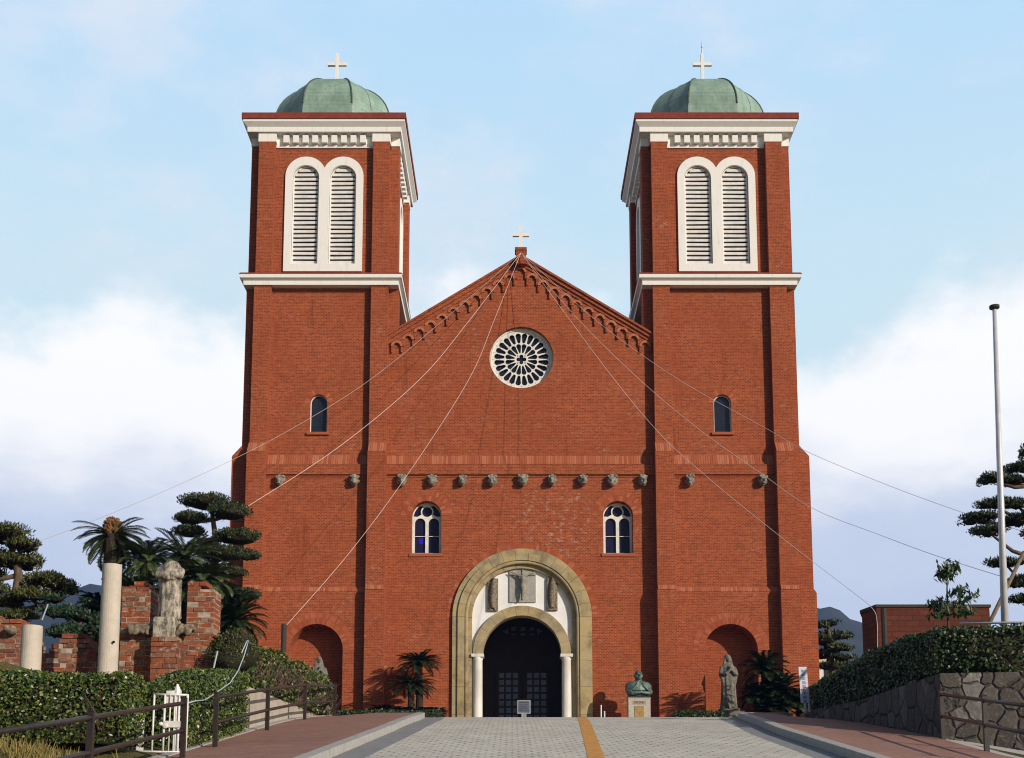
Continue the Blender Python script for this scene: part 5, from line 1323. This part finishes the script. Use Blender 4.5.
# small stone post far behind the tall column
o = MB().box(PX(92, 600, 33), PX(104, 600, 33), 33, 33.5, 2.9, PZ(601, 33)).build('stone_post', M_conc, origin=(PX(98, 600, 33), 33.2, 2.9)); tag(o, 'tan square stone post behind the small sago palm', 'post')
# hose looping over the hedge, and a bare cane
def hose():
    y = 23.2; pts = [(241.5, 653, .3), (247, 641, .35), (248.5, 640, .36), (244, 656, .2), (238, 671, .0), (230, 683, -.35), (217, 692, -1.4), (205, 700, -2.4), (195, 701, -3.0), (188, 703, -3.3)]
    V = [P(a, b, 4.90*FPX/(512-a)) for a, b, c in pts]
    o = MB().tube(V, .011, 6).build('hose', M_cableblue, origin=V[0], smooth=True); tag(o, 'pale blue-grey hose looping over the leafy hedge block', 'hose')
    a, b = P(212.5, 673, 24.3), P(217.5, 651, 24.3); o = MB().tube([a, b], .018, 6).build('cane', M_cableblue, origin=a); tag(o, 'short pale upright cane between the ruined pier and the round bush', 'cane')
    a, b = P(42, 620, 26.8), P(48, 604, 26.8); o = MB().tube([a, b], .016, 6).build('cane', M_cableblue, origin=a); tag(o, 'thin pale leaning cane beneath the low spreading pine', 'cane')
hose()
# beds along the church wall
def bed(x0, x1, y, ztop, label):
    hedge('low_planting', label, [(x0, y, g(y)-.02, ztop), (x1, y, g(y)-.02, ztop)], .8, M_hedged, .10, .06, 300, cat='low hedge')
bed(PX(338, 712, 49.5), PX(441, 712, 49.5), 49.5, PZ(711.5, 49.5), 'low dark planting strip at the foot of the wall left of the portal')
bed(PX(674, 712, 50.2), PX(722, 712, 50.2), 50.2, PZ(712, 50.2), 'low dark planting strip right of the bust before the niche')
yy = 52.2
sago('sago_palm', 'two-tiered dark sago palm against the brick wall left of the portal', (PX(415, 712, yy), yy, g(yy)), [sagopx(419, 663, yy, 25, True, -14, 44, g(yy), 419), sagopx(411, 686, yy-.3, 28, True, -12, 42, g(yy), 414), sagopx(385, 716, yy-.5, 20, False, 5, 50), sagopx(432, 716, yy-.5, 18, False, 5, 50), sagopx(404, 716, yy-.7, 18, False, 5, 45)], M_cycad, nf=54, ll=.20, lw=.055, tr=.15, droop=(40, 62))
yy = 50.5
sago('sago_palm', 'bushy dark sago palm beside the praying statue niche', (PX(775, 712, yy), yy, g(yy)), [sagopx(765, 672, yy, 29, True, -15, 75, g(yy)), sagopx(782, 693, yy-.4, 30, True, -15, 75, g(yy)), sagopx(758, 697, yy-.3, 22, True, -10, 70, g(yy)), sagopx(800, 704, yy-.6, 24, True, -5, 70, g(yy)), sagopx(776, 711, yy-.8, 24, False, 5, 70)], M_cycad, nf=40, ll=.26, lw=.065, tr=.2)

# ---- right side: masonry terrace wall, hedge, building, pole
def terrace():
    pts = [(8.02, 34.2), (7.88, 28), (7.72, 22.45)]
    mb = MB(); mb.cur = 0; r_ = []
    for x, y in pts:
        zt = 3.02 - (34.2-y)*.020 if y > 22.5 else 2.80; zt = max(zt, g(y)+.16)
        r_.append([(x, y, g(y)-.4), (x, y, zt), (x+.45, y, zt), (x+.45, y, g(y)-.4)])
    r_[-1] = [(7.72, 22.45, g(22.4)-.6), (7.74, 22.45, 2.80), (8.19, 22.75, 2.80), (8.19, 22.75, g(22.4)-.6)]
    mb.loft(r_)
    mb.cur = 1
    r2 = [[(7.72, 22.448, -.8), (7.745, 22.448, 2.801), (7.9, 22.85, 2.801), (7.9, 22.85, -.8)], [(16, 21.2, -.8), (16, 21.26, 2.80), (16, 21.7, 2.80), (16, 21.7, -.8)]]
    mb.loft(r2)
    o = mb.build('stone_wall', [M_rubble_shade, M_rubble], origin=(7.72, 22.45, g(22.4))); tag(o, 'rubble stone terrace wall turning a corner at right under the long hedge', 'wall')
terrace()
zr = lambda y: 2.80 if y < 24 else max(2.80+(y-22.5)*.02, g(y)+.12)
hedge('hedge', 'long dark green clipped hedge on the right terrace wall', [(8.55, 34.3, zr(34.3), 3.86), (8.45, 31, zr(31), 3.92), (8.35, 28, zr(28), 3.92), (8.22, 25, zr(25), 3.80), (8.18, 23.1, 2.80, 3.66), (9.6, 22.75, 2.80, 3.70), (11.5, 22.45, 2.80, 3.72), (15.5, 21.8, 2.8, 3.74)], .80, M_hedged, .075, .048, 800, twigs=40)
# rail along the hedge top
o = MB().tube([P(960, 623.5, 23.6), P(1040, 622, 23.4), P(1090, 621, 23.3)], .022, 8); o = o.build('pipe_rail', M_steel, origin=P(960, 623.5, 23.6), smooth=True); tag(o, 'thin grey pipe rail on top of the right hedge', 'rail')
def brickblock():
    y = 37.5; t = thing('brick_building', 'low dark red tiled brick building behind the right hedge', 'building', (PX(930, 640, y), y, 3.0))
    zt = PZ(607.5, y); x0, x1 = PX(877, 620, y), PX(990, 620, y)
    poly = [(x0, y), (x1, y), (x1, y+6), (PX(862, 620, y+1.0)+1.75, y+6), (PX(862, 620, y+1.0), y+1.0)]
    MB().prismZ(poly, 2.9, zt).build('wall', M_tile, t)
    c = MB(); c.prismZ([(x0-.03, y-.04), (x1+.04, y-.04), (x1+.04, y+6.05), (poly[3][0]-.05, y+6.05), (poly[4][0]-.06, y+1.0)], zt+.002, zt+.09); c.build('coping', M_tiledark, t)
    t2 = MB(); a = P(883.3, 608.5, y-.4); t2.tube([(a.x, y-.4, 3.0), (a.x, y-.4, a.z)], .085, 8); o = t2.build('utility_post', M_tiledark, origin=(a.x, y-.4, 3.0)); tag(o, 'dark round post in front of the low brick building', 'post')
brickblock()
# flagpole
def flagpole():
    y = 27.5; b = P(1005.5, 640, y); tp = P(994.5, 309.5, y); base = Vector((b.x, y, 2.8))
    d = (tp-Vector((b.x, y, b.z))); base = Vector((b.x, y, b.z)) - d*((b.z-2.8)/d.z)
    t = thing('flagpole', 'tall tapered grey steel flagpole with a dark cap at right', 'flagpole', base)
    MB().tube([base, base.lerp(tp, .5), tp], [.088, .070, .047], 16).build('pole', M_steel, t, smooth=True)
    MB().tube([tp, tp+Vector((0, 0, .03)), tp+Vector((0, 0, .09)), tp+Vector((0, 0, .11))], [.06, .115, .115, .05], 12).build('cap', M_tiledark, t)
flagpole()
a, b = P(990, 622, 28.5), P(1024, 552, 29.4); o = MB().tube([a-Vector((.35, 0, .75)), a, b], [.05, .05, .045], 8).build('wooden_prop', M_prop, origin=a, smooth=True); tag(o, 'slanting wooden prop holding the pine behind the flagpole', 'prop')
padtree('pine_tree', 'tall dark pine with layered flat branches at the right edge', (PX(1050, 640, 30.5), 30.5, 2.8),
        [(PX(1052, 660, 30.5), 30.5, 2.8), P(1048, 600, 30.5), P(1040, 560, 30.5), P(1036, 520, 30.5), P(1040, 485, 30.5), P(1044, 455, 30.5)],
        padpx([(1022, 468, 19.5, 7.8, 0), (994, 480, 18.3, 6.7, .1), (1040, 455, 24.4, 9.0, 0), (1013, 482, 19.5, 5.6, .3), (994, 504, 20.7, 6.7, 0), (1018, 505, 22.0, 6.7, .2), (981, 519, 22.0, 6.7, .2), (990, 532, 20.7, 6.7, 0), (1020, 520, 24.4, 6.7, -.2), (1006, 563, 20.7, 6.7, -.1), (1022, 583, 18.3, 9.0, 0), (1045, 535, 26.8, 9.0, 0), (1030, 600, 22.0, 9.0, .2)], 30.5), M_podo, dens=2900, tr=.16, ln=.11, wd=.032, corescale=.62, lobes=7)
# slim young tree above the hedge
def youngtree():
    y = 25.6; t = thing('young_tree', 'slim young tree with drooping leaves rising from the right hedge', 'tree', (PX(947, 640, y), y, 2.85))
    tr = MB(); tr.tube([(PX(949, 640, y), y, 2.85), P(948, 620, y), P(947, 590, y), P(947.5, 562, y)], [.03, .024, .016, .006], 7); pts = []; 
    for px, py, ex, ey in ((948, 605, 972, 596), (948, 602, 932, 603), (947.5, 598, 962, 588), (947, 612, 968, 612), (948, 610, 936, 614), (947, 572, 954, 566), (947, 576, 941, 572)):
        a, b = P(px, py, y), P(ex, ey, y+random.uniform(-.4, .4)); tr.tube([a, a.lerp(b, .5)+Vector((0, 0, .05)), b], [.014, .010, .004], 5); pts.append((a, b))
    tr.build('trunk', M_bark, t); lv = LV(); C = []
    for a, b in pts:
        for i in range(85): u = random.uniform(.3, 1.05); C.append(a.lerp(b, u)+Vector((random.gauss(0, .07), random.gauss(0, .1), random.gauss(-.02, .05))))
    for i in range(110): C.append(P(948+random.gauss(0, 3.9), 570+random.gauss(0, 4.6), y+random.gauss(0, .08)))
    C = np.array([tuple(c) for c in C]); lv.add(C, np.tile([0, -.6, .5], (len(C), 1)), .17, .055, .6, axis=np.tile([0, 0, -1.], (len(C), 1))); link('crown', lv.mesh('crown'), [M_hedged], t)
youngtree()
padtree('conifer', 'layered dark conifer between the right tower and the low brick building', (PX(832, 680, 60), 60, GB), [(PX(832, 690, 60), 60, GB), P(832, 670, 60), P(830, 645, 60), P(828, 622, 60)],
        padpx([(826, 625, 15, 6, 0), (836, 636, 17, 6, .5), (824, 640, 14, 6, -.4), (840, 648, 18, 6, 0), (826, 654, 18, 6, .3), (843, 658, 14, 5, -.3), (832, 666, 20, 6, 0), (848, 668, 12, 6, .4)], 60), M_podo, dens=520, tr=.22, ln=.24, wd=.08, corescale=.7, lobes=6)
def house():
    y = 76.; a, b = PX(808, 664, y), PX(836, 664, y); zt = PZ(663, y); t = thing('house', 'small pale-roofed white house glimpsed right of the right tower', 'house', ((a+b)/2, y+2, GB))
    MB().box(a+.1, b-.15, y, y+4, GB-.2, zt).build('wall', M_housewall, t); MB().prismY([(a-.1, zt+.002), (b+.05, zt+.002), (b-.35, zt+.42), (a+.3, zt+.55)], y-.3, y+4.3).build('roof', M_roofpale, t)
    w = MB(); w.box(b-.75, b-.4, y-.03, y-.001, zt-.9, zt-.3); w.build('window', M_glass, t)
house()

# ================================================================== CABLES from the gable apex
def cable(label, pts, mat=None, r=.0092, sag=.0):
    V = [Vector(p) for p in pts]; out = []
    for a, b in zip(V, V[1:]):
        n = 14
        for i in range(n): u = i/n; out.append(a.lerp(b, u)+Vector((0, 0, -sag*4*u*(1-u)*(b-a).length/50)))
    out.append(V[-1]); o = MB().tube(out, r, 6).build('cable', mat or M_cable, origin=V[0], smooth=True); tag(o, label, 'cable', 'light cables strung from the gable apex')
A = Vector((XC, GY-.52, PZ(253, GY-.5)))
def cable_through(label, way, y1, ends=(), mat=None):
    """a slack cable from the apex, drawn through measured points while it comes forward to depth y1"""
    n = len(way); pts = [A] + [P(px, py, A.y + (y1-A.y)*((i+1)/n)**1.05) for i, (px, py) in enumerate(way)] + list(ends)
    out = []
    for i in range(len(pts)-1):
        p0, p1, p2, p3 = pts[max(i-1, 0)], pts[i], pts[i+1], pts[min(i+2, len(pts)-1)]
        for k in range(10):
            u = k/10; out.append(.5*((2*p1) + (p2-p0)*u + (2*p0-5*p1+4*p2-p3)*u*u + (3*p1-p0-3*p2+p3)*u**3))
    out.append(pts[-1]); o = MB().tube(out, .0082, 6).build('cable', mat or M_cable, origin=A, smooth=True); tag(o, label, 'cable', 'light cables strung from the gable apex')
cable_through('cable from the gable top crossing the upper left tower to the far left pine', [(446, 318), (371, 379), (300, 424), (234, 459), (160, 493), (85, 524), (10, 552)], 40.0, (), M_cablemid)
cable_through('cable from the gable top down to the cloud-pruned tree', [(468, 322), (420, 379), (340, 446), (245, 508), (205, 532)], 36.0)
pe = P(284, 628, 45.5)
cable_through('cable from the gable top to the brown post by the left niche', [(495, 318), (469, 379), (410, 471), (350, 552), (284, 628)], 45.5)
cable_through('cable from the gable top crossing the upper right tower to the right pine', [(598, 322), (678, 379), (769, 430), (809, 452.5), (890, 486), (967, 514), (1022, 531)], 33.0)
cable_through('cable from the gable top past the right tower towards the flagpole', [(576, 317), (639, 379), (700, 430), (762, 474), (812, 508), (880, 535), (937, 556), (1000, 576)], 27.5)
cable_through('cable from the gable top to the dark post before the low brick building', [(564, 312), (614, 379), (662, 436), (712, 481), (762, 522), (812, 561), (850, 590), (872, 608)], 37.0, [P(877, 622, 36.9), P(877.5, 648, 36.9)])
o = MB().tube([(pe.x, pe.y, g(pe.y)), (pe.x, pe.y, PZ(624, pe.y))], .10, 10).build('wooden_post', M_tiledark, origin=(pe.x, pe.y, g(pe.y))); tag(o, 'dark wooden post beside the left niche where a cable ends', 'post')
